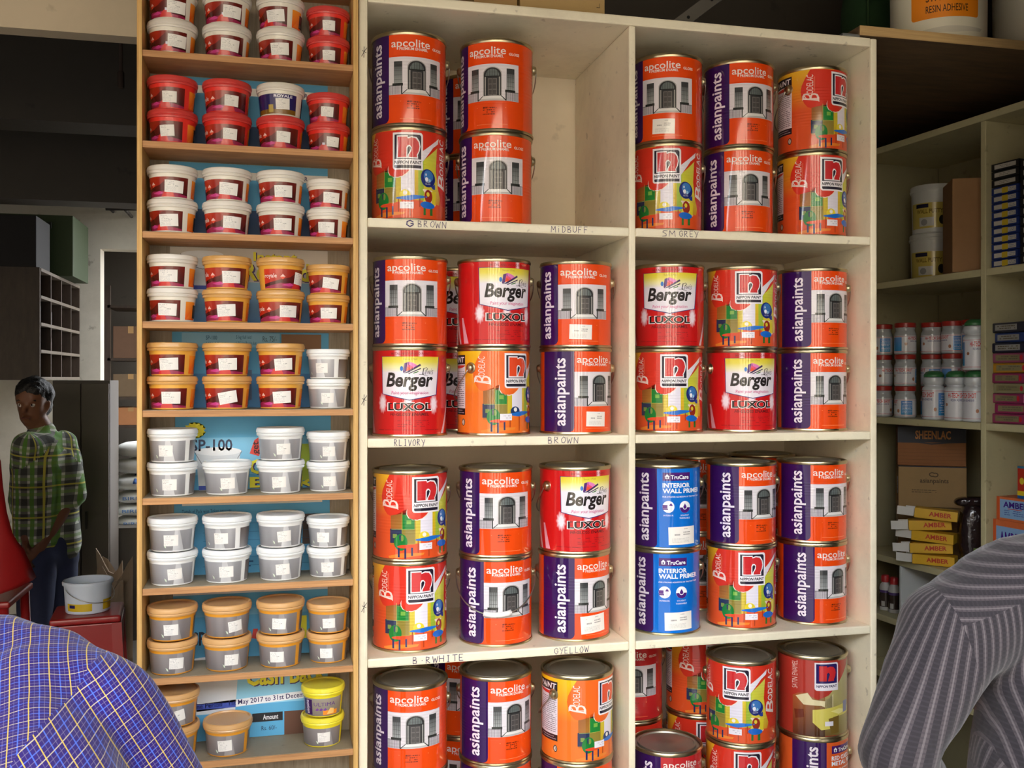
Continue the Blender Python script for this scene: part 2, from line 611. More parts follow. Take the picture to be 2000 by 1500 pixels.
def write_s(word, px0, px1, k, c, wd=0.0011, rgb=(70, 55, 95)):
    # centred in the height of shelf k's front edge
    py1 = HOR - (zmid(k) - CAM_Z) * F_PX / (YF / ray(px0, 0).y)
    py0 = HOR - (zmid(k) + 0.013 - CAM_Z) * F_PX / (YF / ray(px0, 0).y)
    write(word, px0, px1, py0, py1, SHELF[k, c], wd, rgb)
write_s('G', 793, 812, 1, 0, 0.0022, (60, 40, 110))
write_s('BROWN', 816, 874, 1, 0)
write_s('MiDBUFF', 1076, 1150, 1, 0)
write_s('SM', 1292, 1322, 1, 1)
write_s('GREY', 1326, 1366, 1, 1, rgb=(66, 50, 84))
write_s('RLIVORY', 770, 832, 2, 0)
write_s('BROWN', 1070, 1132, 2, 0)
write_s('B.RWHITE', 806, 908, 3, 0, 0.0014)
write_s('GYELLOW', 1082, 1152, 3, 0)
for py in (100, 780, 1185):
    p0 = at(705, py + 10, YF)
    a = Art()
    for st in STROKES['x']:
        a.line([(x * 0.013, y * 0.02) for x, y in st], 0.0012, (70, 60, 50))
    obj('pen_mark', a.flat(lift=0.0004), ink_mat, cab, (p0.x, YF, p0.z))

# ---------------------------------------------------------------- paint can artwork
CR, CH = 0.0795, 0.190                 # radius and height of a can
Z0, Z1 = 0.006, 0.183                  # printed height
class Px:
    """turns a spot seen on a can in the photograph into a place on its unrolled label"""
    def __init__(self, cx, r, yt, yb, sag=0.0, ref=None):
        self.cx, self.r, self.yt, self.yb, self.sag = cx, r, yt, yb, sag
        self.s0 = 0.0
        if ref is not None:
            self.s0 = self(ref, yt)[0]
    def __call__(self, x, y):
        v = max(-0.995, min(0.995, (x - self.cx) / self.r))
        a = math.asin(v)
        y = y + self.sag * (1 - math.cos(a))
        return (a * CR - self.s0, Z0 + (Z1 - Z0) * max(0, min(1, (self.yb - y) / (self.yb - self.yt))))
    def P(self, pts):
        return [self(x, y) for x, y in pts]
    def box(self, x0, x1, y0, y1):
        a, b = self((x0), (y0 + y1) / 2)[0], self(x1, (y0 + y1) / 2)[0]
        return a, b, self(self.cx, y1)[1], self(self.cx, y0)[1]

WHITE, PALE = (244, 240, 238), (226, 218, 226)
def oval(m, a, cx, cy, rx, ry, c, L, n=24, a0=0, a1=2 * PI):
    a.poly([m(cx + rx * math.cos(a0 + (a1 - a0) * k / n), cy - ry * math.sin(a0 + (a1 - a0) * k / n)) for k in range(n + (0 if a1 - a0 > 6 else 1))], c, L)

def price_label(a, x0, x1, y0, y1, L, tilt=0.0, seed=1):
    mx, my = (x0 + x1) / 2, (y0 + y1) / 2
    def q(x, y):
        dx, dy = x - mx, y - my
        return (mx + dx * math.cos(tilt) - dy * math.sin(tilt), my + dx * math.sin(tilt) + dy * math.cos(tilt))
    a.poly([q(x0, y0), q(x1, y0), q(x1, y1), q(x0, y1)], (240, 236, 230), L)
    b = Art()
    b.smudge(x0 + .12 * (x1 - x0), x0 + .75 * (x1 - x0), y0 + .1 * (y1 - y0), y0 + .38 * (y1 - y0), 4, (206, 202, 198), 0, seed, 0.95)
    b.smudge(x0 + .15 * (x1 - x0), x0 + .42 * (x1 - x0), y0 + .5 * (y1 - y0), y0 + .62 * (y1 - y0), 1, (150, 146, 146), 0, seed + 1, 0.9, 0.7)
    b.smudge(x0 + .52 * (x1 - x0), x0 + .8 * (x1 - x0), y0 + .5 * (y1 - y0), y0 + .75 * (y1 - y0), 2, (150, 146, 146), 0, seed + 2, 0.9, 0.5)
    b.smudge(x0 + .55 * (x1 - x0), x0 + .7 * (x1 - x0), y0 + .84 * (y1 - y0), y0 + .92 * (y1 - y0), 1, (175, 170, 170), 0, seed + 3, 1, 0.7)
    for f in b.bm.faces:
        a.poly([q(v.co.x, v.co.y) for v in f.verts], tuple(255 * (c ** (1 / 2.2)) for c in f.loops[0][b.cl][:3]), L + 1)
    b.bm.free()

def purple_band(a, m, word='asianpaints', x_r=245, col=(50, 12, 84), xt=(60, 185)):
    s1 = m(x_r, 700)[0]
    s0 = s1 - math.radians(58) * CR
    a.rect(s0, s1, Z0, Z1, col, 1, 0.011, (0, 1, 0, 0))
    a.text(word, s1 - math.radians(33) * CR, s1 - math.radians(7.5) * CR, Z0 + 0.013, Z1 - 0.016, (238, 228, 240), 2, 0.018, up=True, res=2)

def facade(a, m):
    x0, x1, y0, y1 = m.box(245, 1080, 398, 985)
    a.rect(x0, x1, y0, y1, (222, 216, 222), 2)
    for (wx0, wx1) in ((318, 445), (905, 1022)):
        b = m.box(wx0, wx1, 468, 825)
        a.rect(*b, (58, 60, 62), 3)
        a.rect(b[0] + .0008, b[1] - .0008, b[2] + .001, b[3] - 0.011, ((156, 160, 160), (92, 96, 98)), 4)
        for k in range(1, 4):
            xx = b[0] + (b[1] - b[0]) * k / 4
            a.rect(xx - .0003, xx + .0003, b[2], b[3], (66, 66, 66), 5)
        for k in range(1, 5):
            zz = b[2] + (b[3] - b[2]) * k / 5
            a.rect(b[0], b[1], zz - .0003, zz + .0003, (66, 66, 66), 5)
        c = m.box(wx0 - 22, wx1 + 10, 808, 850)
        a.rect(*c, (44, 46, 44), 6)
    # arched doorway
    def arch(xa, xb, yt, yb, col, L):
        xc, rx = (xa + xb) / 2, (xb - xa) / 2
        pts = [m(xa, yb), m(xb, yb)]
        for k in range(13):
            t = PI * k / 12
            pts.append(m(xc + rx * math.cos(t), yt + 110 - 110 * math.sin(t)))
        a.poly(pts, col, L)
    arch(522, 832, 445, 908, (176, 172, 172), 3)
    arch(535, 820, 458, 908, (48, 48, 50), 4)
    arch(565, 790, 478, 590, (96, 104, 104), 5)
    for k in range(5):
        b = m.box(590 + k * 42, 596 + k * 42, 480, 592)
        a.rect(*b, (50, 50, 50), 6)
    a.rect(*m.box(540, 815, 592, 606), (30, 30, 32), 6)
    a.rect(*m.box(552, 572, 606, 900), (150, 148, 146), 5)
    a.rect(*m.box(785, 805, 606, 900), (150, 148, 146), 5)
    a.rect(*m.box(605, 755, 630, 900), (104, 100, 98), 5)
    for k in range(2):
        for j in range(3):
            a.rect(*m.box(618 + 70 * k, 670 + 70 * k, 645 + 85 * j, 715 + 85 * j), (76, 72, 72), 6)
    a.rect(*m.box(678, 684, 630, 900), (40, 38, 38), 7)
    # railings and steps
    for (xa, xb) in ((246, 436), (902, 1078)):
        a.rect(*m.box(xa, xb, 842, 984), (206, 200, 208), 4)
        n = 11
        for k in range(n):
            xx = xa + (xb - xa) * (k + .5) / n
            a.rect(*m.box(xx - 4, xx + 3, 846, 980), (120, 116, 122), 5)
        a.rect(*m.box(xa, xb, 838, 846), (90, 88, 90), 6)
    a.poly(m.P([(440, 985), (900, 985), (830, 905), (520, 905)]), (188, 186, 184), 4)
    a.poly(m.P([(470, 955), (870, 955), (820, 912), (530, 912)]), (226, 224, 222), 5)
    a.poly(m.P([(430, 840), (446, 840), (446, 968), (520, 905), (528, 912), (446, 985), (430, 985)]), (46, 46, 46), 6)
    a.poly(m.P([(888, 840), (904, 840), (904, 985), (888, 985), (816, 912), (826, 905), (888, 962)]), (46, 46, 46), 6)

def art_enamel(base=(234, 74, 12), band=(50, 12, 84), sticker=None):
    a = Art()
    m = Px(632, 612, 40, 1420, -40, ref=680)
    purple_band(a, m, col=band)
    w1 = (240, 226, 220)
    x0, x1, y0, y1 = m.box(280, 895, 125, 285)
    a.text('apcolite', x0, x1, y0, y1, w1, 2, 0.008, res=3)
    a.text('PREMIUM ENAMEL', *m.box(402, 860, 252, 298), w1, 3, 0.012)
    a.text('GLOSS', *m.box(940, 1090, 214, 258), w1, 2, 0.02)
    facade(a, m)
    b = m.box(520, 720, 1080, 1215)
    if sticker is None:
        a.smudge(*b, 4, (128, 46, 16), 2, 5, 0.85, 0.55)
        a.smudge(*m.box(530, 612, 1078, 1110), 1, (70, 26, 12), 3, 6, 1, 0.8)
        a.rect(*m.box(735, 745, 1090, 1112), (110, 40, 14), 2)
    else:
        price_label(a, *m.box(*sticker[:4]), 2, sticker[4])
    a.rect(*m.box(410, 920, 1358, 1364), (250, 150, 96), 2)
    for xx in (420, 890):
        a.rect(*m.box(xx - 8, xx + 8, 1088, 1094), (250, 150, 96), 2)
    return a

def swatch_fan(a, m):
    P = m.P
    a.poly(P([(570, 262), (640, 242), (648, 300), (600, 400), (560, 430), (548, 408)]), (84, 44, 116), 6)
    pts = [(600, 395)] + [(600 + 235 * math.cos(t) * 1.0, 400 - 165 * math.sin(t)) for t in [0.55 + k * 0.1 for k in range(10)]]
    a.poly(P(pts), (226, 128, 190), 6)
    pts = [(600, 395)] + [(600 + 150 * math.cos(t), 400 - 115 * math.sin(t)) for t in [0.4 + k * 0.11 for k in range(10)]]
    a.poly(P(pts), (232, 84, 120), 7)
    pts = [(600, 395)] + [(600 + 95 * math.cos(t), 398 - 80 * math.sin(t)) for t in [0.3 + k * 0.12 for k in range(10)]]
    a.poly(P(pts), (232, 84, 56), 8)
    a.poly(P([(600, 410), (835, 272), (850, 300), (640, 420), (560, 432)]), (66, 48, 92), 9)
    a.poly(P([(635, 432), (845, 340), (850, 358), (650, 442)]), (60, 56, 84), 9)
    a.poly(P([(715, 425), (805, 392), (812, 402), (790, 418), (722, 436)]), (64, 120, 60), 9)
    oval(m, a, 525, 352, 27, 42, (44, 120, 204), 6)

def art_luxol():
    a = Art()
    m = Px(655, 645, 30, 1460, 0, ref=655)
    pk = (240, 200, 212)
    for (c, hw) in ((460, 58), (850, 50)):
        a.poly([m(c - hw, 30), m(c + hw, 30), m(c + hw * .9, 150), m(c - hw * .9, 150)], [(206, 40, 40), (206, 40, 40), (206, 40, 40), (206, 40, 40)], 1)
        a.poly([m(c - hw, 30), m(c, 30), m(c, 150), m(c - hw, 150)], [(208, 36, 36), pk, pk, (208, 36, 36)], 2)
        a.poly([m(c, 30), m(c + hw, 30), m(c + hw, 150), m(c, 150)], [pk, (208, 36, 36), (208, 36, 36), pk], 2)
    a.text('METAL AND WOOD PAINT', *m.box(352, 1000, 78, 120), (150, 30, 36), 3, 0.01)
    # glows
    for (gx, gy, rx, ry) in ((205, 935, 75, 200), (1065, 955, 75, 200), (635, 905, 90, 60)):
        n = 22
        for k in range(n):
            t0, t1 = 2 * PI * k / n, 2 * PI * (k + 1) / n
            j0 = 1.0 if k % 2 else 0.82
            j1 = 1.0 if (k + 1) % 2 else 0.82
            q0, q1 = m(gx + rx * j0 * math.cos(t0), gy + ry * j0 * math.sin(t0)), m(gx + rx * j1 * math.cos(t1), gy + ry * j1 * math.sin(t1))
            c = m(gx, gy)
            h0, h1 = ((c[0] + q0[0]) / 2, (c[1] + q0[1]) / 2), ((c[0] + q1[0]) / 2, (c[1] + q1[1]) / 2)
            a.poly([c, h0, h1], [(244, 226, 236)] * 3, 2)
            a.poly([h0, q0, q1, h1], [(240, 214, 226), (208, 36, 36), (208, 36, 36), (240, 214, 226)], 2)
    # shield
    out = [(187, 142), (1158, 152), (1114, 800), (655, 892), (200, 782)]
    a.poly(m.P(out), (52, 34, 110), 3)
    ys = [150, 240, 330, 420, 775]
    cl = [(226, 206, 40), (232, 218, 84), (238, 232, 170), (236, 230, 240), (236, 230, 240)]
    for i in range(4):
        y0, y1 = ys[i], ys[i + 1]
        xl = lambda y: 196 + (y - 150) * 12 / 620
        xr = lambda y: 1148 - (y - 150) * 46 / 640
        a.poly([m(xl(y1), y1), m(655, y1), m(xr(y1), y1), m(xr(y0), y0), m(655, y0), m(xl(y0), y0)], [cl[i + 1]] * 3 + [cl[i]] * 3, 4)
    a.poly(m.P([(208, 774), (655, 876), (1103, 792), (1103, 770), (208, 770)]), (236, 230, 240), 4)
    a.text('Since 1760', *m.box(555, 790, 176, 206), (170, 150, 60), 5)
    swatch_fan(a, m)
    a.text('Berger', *m.box(268, 1050, 418, 735), (34, 28, 30), 8, 0.03, 0.2, res=3)
    a.text('Lewis', *m.box(868, 1056, 345, 452), (60, 54, 60), 8, -0.008, 0.35)
    a.line(m.P([(880, 455), (900, 350), (945, 335), (962, 360), (930, 380)]), 0.0011, (60, 54, 60), 9)
    a.line(m.P([(818, 452), (870, 450), (965, 478)]), 0.0009, (60, 54, 60), 9)
    a.text('Paint your imagination', *m.box(355, 975, 730, 806), (212, 92, 150), 8, 0.006, 0.12)
    a.text('LUXOL', *m.box(284, 1034, 922, 1072), (244, 234, 234), 4, 0.06, res=3)
    a.text('LUXOL', *m.box(300, 1020, 934, 1060), (38, 28, 28), 6, 0.03, res=3)
    for (x0, x1, y) in ((300, 372, 940), (428, 500, 940), (520, 580, 940), (612, 690, 940), (668, 740, 940), (600, 660, 1052), (690, 755, 1052), (930, 1000, 940)):
        a.rect(*m.box(x0, x1, y - 7, y + 8), (38, 28, 28), 7)
    a.text('HI-GLOSS ENAMEL', *m.box(335, 985, 1096, 1150), (96, 22, 24), 4, 0.02, 0.15)
    a.smudge(*m.box(455, 990, 1215, 1345), 4, (150, 26, 30), 2, 9, 0.5, 0.35)
    a.smudge(*m.box(140, 1150, 1380, 1394), 1, (140, 24, 28), 2, 10, 0.95, 0.6)
    a.poly(m.P([(15, 1000), (24, 1000), (70, 1450), (30, 1450)]), (226, 160, 176), 2)
    a.poly(m.P([(1288, 900), (1296, 900), (1232, 1458), (1192, 1458)]), (232, 200, 214), 2)
    s1 = m(20, 700)[0]
    a.poly([(s1 - .06, Z0 + .10), (s1 - .012, Z0), (s1 - .006, Z0), (s1 - .055, Z1 - .02)], (236, 190, 200), 2)
    return a

def art_bodelac(red=(216, 52, 34), left=(232, 178, 40), floor=(222, 84, 38), navy=(34, 28, 48), orange=False):
    a = Art()
    m = Px(642, 572, 100, 1440, 45, ref=785)
    P = m.P
    sL = -math.radians(150) * CR
    s_blob = m(250, 600)[0]
    # warm ground: yellow above, orange below
    ylw, org = left, floor
    a.rect(sL, m(620, 700)[0], m(642, 800)[1], Z1, (org, ylw), 1)
    a.rect(sL, m(1200, 700)[0] + .03, Z0, m(642, 800)[1], org, 1)
    # upper field
    top = [(255, 90), (200, 230), (165, 350), (155, 450), (165, 560), (190, 660), (225, 730), (262, 752), (330, 738), (400, 700), (480, 655), (560, 640), (1000, 600), (1000, 400), (1205, 60)]
    a.poly(P([(x, max(100, y)) for x, y in top]), red, 3)
    # wall behind the furniture
    a.poly(P([(270, 745), (620, 640), (620, 1210), (270, 1210)]), [(150, 90, 40), (150, 104, 40), (168, 150, 62), (186, 110, 44)], 2)
    a.rect(*m.box(430, 606, 745, 975), (28, 128, 52), 4)
    a.rect(*m.box(430, 500, 655, 740), (40, 44, 36), 2)
    a.rect(*m.box(488, 556, 830, 892), (120, 176, 72), 5)
    a.rect(*m.box(262, 422, 968, 1192), (40, 50, 84), 4)
    a.rect(*m.box(298, 350, 1050, 1115), (120, 144, 70), 5)
    a.rect(*m.box(425, 608, 978, 1200), ((150, 130, 60), (140, 126, 52)), 4)
    for x in (424,):
        a.rect(*m.box(x - 2, x + 3, 700, 1200), (176, 190, 90), 6)
    a.rect(*m.box(280, 606, 973, 979), (176, 190, 90), 6)
    # curtains of yellow, green and white
    a.rect(*m.box(606, 700, 640, 1200), ((208, 176, 44), (206, 196, 60)), 2)
    a.rect(*m.box(696, 890, 640, 1095), (226, 222, 236), 3)
    a.rect(*m.box(884, 965, 640, 1170), ((206, 160, 40), (222, 200, 40)), 2)
    a.rect(*m.box(940, 1012, 450, 1170), ((150, 180, 60), (176, 200, 60)), 3)
    a.poly(P([(1000, 560), (1210, 150), (1214, 700), (1180, 1180), (1000, 1180)]), [(204, 206, 60), (224, 214, 110), (214, 200, 70), (208, 150, 40), (222, 200, 60)], 2)
    a.poly(P([(1205, 70), (1214, 110), (1120, 330), (1000, 570), (990, 420)]), (232, 226, 236), 5)
    # lower lobe with a pale outline
    lobe = [(486, 690), (486, 740), (515, 795), (575, 828), (650, 836), (730, 815), (800, 760), (850, 690), (850, 640), (500, 640)]
    a.poly(P(lobe), (240, 226, 214), 4)
    lobe = [(496, 690), (497, 736), (524, 786), (580, 817), (650, 824), (722, 804), (788, 752), (836, 690), (840, 630), (500, 630)]
    a.poly(P(lobe), red, 6)
    # logo
    x0, x1, y0, y1 = m.box(570, 1000, 150, 715)
    w, h = x1 - x0, y1 - y0
    Q = lambda u, v: (x0 + w * u, y1 - h * v)
    a.rect(x0, x1, y0, y1, (240, 236, 242), 8, 0.006, (1, 0, 1, 0))
    a.rect(x0 + w * .06, x1 - w * .06, y1 - h * .715, y1 - h * .055, navy, 9, 0.005, (0, 0, 1, 0))
    a.rect(x0 + w * .06, x1 - w * .06, y1 - h * .955, y1 - h * .875, navy, 9, 0.003, (1, 0, 0, 0))
    a.text('NIPPON PAINT', x0 + w * .05, x1 - w * .05, y1 - h * .845, y1 - h * .755, navy, 9, 0.03, 0.15)
    def n_shape(g):
        return [Q(.17 - g, .12 - g), Q(.48 + g * .6, .12 - g), Q(.5, .17 - g), Q(.62, .135 - g), Q(.76 + g, .155 - g), Q(.85 + g, .25 - g * .5), Q(.88 + g, .37),
                Q(.85 + g, .50), Q(.79 + g, .60), Q(.80 + g, .66 + g), Q(.52 - g * .3, .66 + g), Q(.46, .66 + g), Q(.17 - g, .66 + g)]
    a.poly(n_shape(0.035), (240, 236, 242), 10)
    a.poly(n_shape(0.0), (206, 44, 48) if not orange else (226, 74, 36), 11)
    a.poly([Q(.45, .665), Q(.455, .40), Q(.50, .34), Q(.57, .34), Q(.63, .40), Q(.61, .50), Q(.54, .60), Q(.53, .665)], (240, 236, 242), 12)
    a.poly([Q(.485, .645), Q(.49, .42), Q(.53, .375), Q(.575, .38), Q(.60, .42), Q(.57, .50), Q(.505, .59)], navy, 13)
    # name written up the side
    a.text('B', *m.box(170, 372, 510, 655), (240, 214, 206), 6, 0.0, 0.25, up=True)
    a.text('ODELAC', *m.box(212, 292, 200, 520), (240, 214, 206), 6, 0.0, 0.1, up=True)
    a.smudge(*m.box(300, 322, 206, 520), 1, (236, 140, 110), 6, 3, 0.9, 0.8)
    a.line(P([(172, 600), (190, 530), (215, 590), (340, 600), (370, 655)]), 0.0016, (240, 214, 206), 7)
    # other end of the label: red lobe, second name
    sr = m(1150, 700)[0]
    a.poly([(sr + .012, Z1), (sr + .095, Z1), (sr + .095, Z0 + .03), (sr + .02, Z0 + .03), (sr + .006, Z0 + .065), (sr, Z0 + .10), (sr + .003, Z0 + .14)], red, 6)
    a.text('B', sr + .006, sr + .034, Z0 + .062, Z0 + .092, (240, 228, 226), 8, 0.01, 0.2, up=True)
    a.text('ODELAC', sr + .012, sr + .030, Z0 + .092, Z0 + .165, (240, 228, 226), 8, 0.01, 0.1, up=True)
    # round gloss badge
    oval(m, a, 1058, 810, 84, 138, (26, 40, 120), 9)
    oval(m, a, 1066, 776, 56, 88, (62, 120, 190), 10)
    oval(m, a, 1046, 830, 20, 34, (236, 240, 248), 11)
    oval(m, a, 1038, 760, 10, 20, (200, 214, 236), 11)
    oval(m, a, 1082, 842, 12, 26, (150, 200, 236), 11)
    a.text('HIGH', *m.box(1035, 1082, 872, 892), (220, 226, 240), 11)
    a.text('GLOSS', *m.box(1028, 1090, 902, 922), (220, 226, 240), 11)
    a.poly(P([(1095, 930), (1140, 880), (1142, 960), (1120, 965)]), (44, 64, 150), 8)
    # floor light, chairs, table
    a.poly(P([(240, 1390), (420, 1345), (760, 1350), (740, 1385), (420, 1420), (250, 1425)]), (232, 134, 50), 3)
    a.poly(P([(1000, 985), (1110, 985), (1150, 1200), (1130, 1230), (1000, 1000)]), (232, 214, 196), 5)
    a.poly(P([(1090, 1010), (1150, 990), (1145, 1200), (1110, 1200)]), (222, 206, 50), 6)
    oval(m, a, 408, 1175, 94, 132, (22, 122, 50), 7)
    oval(m, a, 425, 1110, 22, 48, (120, 150, 70), 8)
    a.poly(P([(385, 1060), (412, 1060), (410, 1150), (388, 1140)]), (40, 48, 90), 8)
    oval(m, a, 476, 1243, 120, 27, (222, 74, 40), 9)
    for (x, y0_, y1_) in ((378, 1268, 1415), (470, 1270, 1436), (568, 1262, 1392)):
        a.rect(*m.box(x - 13, x + 14, y0_, y1_), (36, 44, 96), 8)
    ch = (226, 206, 48) if not orange else (30, 60, 110)
    oval(m, a, 755, 1090, 84, 78, ch, 6)
    oval(m, a, 757, 1062, 30, 34, (240, 236, 230), 7)
    for (x0_, y0_, y1_) in ((660, 1150, 1350), (830, 1170, 1410), (960, 1130, 1270)):
        a.rect(*m.box(x0_ - 8, x0_ + 8, y0_, y1_), (168, 60, 30), 7)
    a.poly(P([(620, 1135), (640, 1128), (880, 1088), (1052, 1088), (1052, 1104), (830, 1172), (790, 1172), (622, 1150)]), (30, 112, 206), 8)
    oval(m, a, 1066, 1085, 46, 100, (150, 44, 28), 8)
    oval(m, a, 1062, 1055, 18, 34, (222, 200, 60), 9)
    oval(m, a, 1052, 1222, 84, 54, (24, 104, 204), 10)
    for x in (1022, 1100):
        a.rect(*m.box(x - 14, x + 14, 1262, 1390), (48, 110, 46), 9)
    # small white sticker
    b = m.box(680, 880, 1198, 1302) if not orange else m.box(500, 690, 1130, 1235)
    a.rect(*b, (234, 230, 240), 12)
    a.smudge(b[0] + .3 * (b[1] - b[0]), b[1] - .0015, b[2] + .2 * (b[3] - b[2]), b[3] - .15 * (b[3] - b[2]), 2, (176, 170, 186), 13, 4, 0.8, 0.35)
    # directions panel on the far side
    p1 = -math.radians(89) * CR
    p0 = p1 - math.radians(44) * CR
    zt = Z1 - .010
    a.rect(p0, p1, zt - .020, zt, (34, 28, 36), 4)
    a.text('PAINT', p0 + .004, p1 - .003, zt - .016, zt - .004, (236, 232, 236), 5, 0.02, 0.1)
    a.rect(p0, p1, Z0 + .052, zt - .020, (224, 214, 222), 3)
    a.ell((p0 + p1) / 2, zt - .022, (p1 - p0) / 2, .007, (206, 48, 36), 4, a0=PI, a1=2 * PI)
    a.smudge(p0 + .004, p1 - .003, Z0 + .056, zt - .034, 18, (110, 100, 112), 4, 8, 0.95, 0.35)
    a.rect(p0, p1, Z0 + .038, Z0 + .052, (34, 28, 36), 4)
    a.smudge(p0 + .003, p1 - .004, Z0 + .040, Z0 + .050, 2, (180, 170, 180), 5, 8, 0.9, 0.3)
    a.ell(p1 - .006, Z0 + .022, .0055, .0075, (36, 30, 34), 4)
    a.ell(p1 - .006, Z0 + .022, .0035, .0055, (226, 210, 200), 5)
    a.text('3', p1 - .008, p1 - .004, Z0 + .018, Z0 + .026, (36, 30, 34), 6)
    return a

def art_satin():
    a = Art()
    m = Px(642, 572, 100, 1440, 45, ref=785)
    red, navy = (176, 52, 40), (40, 30, 96)
    P = m.P
    a.poly(P([(1000, 100), (1210, 100), (1210, 1430), (760, 1430), (760, 500)]), [(150, 140, 110), (150, 140, 110), (150, 140, 80), (110, 84, 40), (190, 180, 120)], 2)
    a.poly(P([(260, 720), (760, 640), (760, 1440), (260, 1440)]), [(170, 90, 50), (150, 110, 60), (60, 36, 20), (96, 44, 26)], 1)
    a.poly(P([(70, 100), (1190, 100), (1000, 500), (820, 720), (640, 800), (520, 740), (480, 660), (380, 680), (260, 760), (70, 760)]), red, 3)
    a.poly(P([(300, 760), (480, 690), (560, 800), (760, 820), (900, 700), (900, 1000), (700, 900), (420, 900)]), (226, 214, 170), 2)
    a.poly(P([(560, 980), (780, 950), (1100, 880), (1180, 960), (1180, 1060), (900, 1100), (880, 1300), (700, 1330), (560, 1200)]), (216, 204, 96), 4)
    a.poly(P([(860, 1000), (1000, 960), (1140, 1000), (1000, 1060)]), (236, 228, 150), 5)
    a.poly(P([(820, 1130), (1000, 1080), (1000, 1380), (860, 1400)]), (120, 96, 40), 5)
    a.poly(P([(280, 1000), (420, 980), (430, 1120), (300, 1160)]), (110, 44, 24), 4)
    a.rect(*m.box(1080, 1160, 860, 1060), (120, 130, 170), 6)
    x0, x1, y0, y1 = m.box(590, 985, 150, 640)
    w_, h_ = x1 - x0, y1 - y0
    Q = lambda u, v: (x0 + w_ * u, y1 - h_ * v)
    a.rect(x0, x1, y0, y1, (236, 232, 240), 8, 0.006, (1, 0, 1, 0))
    a.rect(x0 + w_ * .06, x1 - w_ * .06, y1 - h_ * .74, y1 - h_ * .05, navy, 9, 0.005, (0, 0, 1, 0))
    a.text('NIPPON PAINT', x0 + w_ * .06, x1 - w_ * .06, y1 - h_ * .89, y1 - h_ * .80, (50, 40, 90), 9, 0.03, 0.15)
    n = [Q(.17, .12), Q(.48, .12), Q(.5, .17), Q(.62, .135), Q(.76, .155), Q(.85, .25), Q(.88, .37), Q(.85, .50), Q(.79, .60), Q(.80, .66), Q(.17, .66)]
    a.poly(n, (206, 44, 48), 10)
    a.poly([Q(.47, .66), Q(.48, .40), Q(.55, .35), Q(.61, .42), Q(.57, .52), Q(.52, .66)], navy, 11)
    a.text('SATIN ENAMEL', *m.box(250, 330, 150, 640), (226, 190, 180), 6, 0.0, up=True)
    a.smudge(*m.box(350, 372, 160, 640), 1, (206, 130, 116), 6, 5, 0.8, 0.8)
    b = m.box(760, 900, 1180, 1260)
    a.rect(*b, (228, 226, 236), 8)
    return a

def art_primer(base, word1='INTERIOR', word2='WALL PRIMER'):
    a = Art()
    m = Px(450, 550, 165, 1390, 25, ref=570)
    s1 = m(275, 700)[0]
    band = (54, 12, 88)
    a.rect(s1 - math.radians(58) * CR, s1, Z0, Z1, band, 1, 0.008, (0, 1, 0, 0))
    a.text('asianpaints', s1 - math.radians(33) * CR, s1 - math.radians(7.5) * CR, Z0 + 0.013, Z1 - 0.012, (238, 228, 240), 2, 0.018, up=True)
    wt = (240, 244, 250)
    a.rect(*m.box(360, 785, 238, 362), (74, 28, 110), 2)
    a.text('TruCare', *m.box(482, 765, 275, 340), wt, 3, 0.03)
    hb = m.box(390, 465, 262, 335)
    cx = (hb[0] + hb[1]) / 2
    a.poly([(hb[0], hb[2] + .005), (hb[1], hb[2] + .005), (cx, hb[3])], wt, 3)
    a.rect(hb[0] + .0015, hb[1] - .0015, hb[2], hb[2] + .006, wt, 3)
    a.rect(cx - .0015, cx + .0015, hb[2] + .001, hb[2] + .005, (74, 28, 110), 4)
    a.text(word1, *m.box(358, 785, 398, 470), wt, 2, 0.03)
    a.text(word2, *m.box(358, 935, 484, 556), wt, 2, 0.03)
    a.text('FOR STRONG ADHESION OF THE PAINT FILM', *m.box(358, 925, 600, 622), wt, 2, 0.01)
    oval(m, a, 448, 765, 92, 92, wt, 2)
    a.rect(*m.box(358, 432, 735, 790), (90, 40, 130), 3)
    a.rect(*m.box(362, 440, 792, 812), (90, 40, 130), 3)
    a.poly(m.P([(455, 750), (515, 750), (495, 715), (475, 715)]), (90, 40, 130), 3)
    a.rect(*m.box(483, 487, 750, 840), (90, 40, 130), 3)
    oval(m, a, 705, 768, 84, 92, wt, 2)
    oval(m, a, 705, 775, 80, 84, (74, 28, 120), 3, 20, PI, 2 * PI)
    oval(m, a, 705, 770, 34, 38, wt, 4)
    oval(m, a, 705, 768, 26, 30, (74, 28, 120), 5)
    a.poly(m.P([(684, 752), (726, 752), (705, 712)]), (74, 28, 120), 5)
    a.text('INTERIOR', *m.box(372, 525, 886, 910), wt, 2)
    a.text('SOLVENT', *m.box(636, 770, 886, 910), wt, 2)
    a.text('THINNABLE', *m.box(618, 785, 930, 954), wt, 2)
    price_label(a, *m.box(448, 858, 1075, 1350), 2, 0.02)
    return a

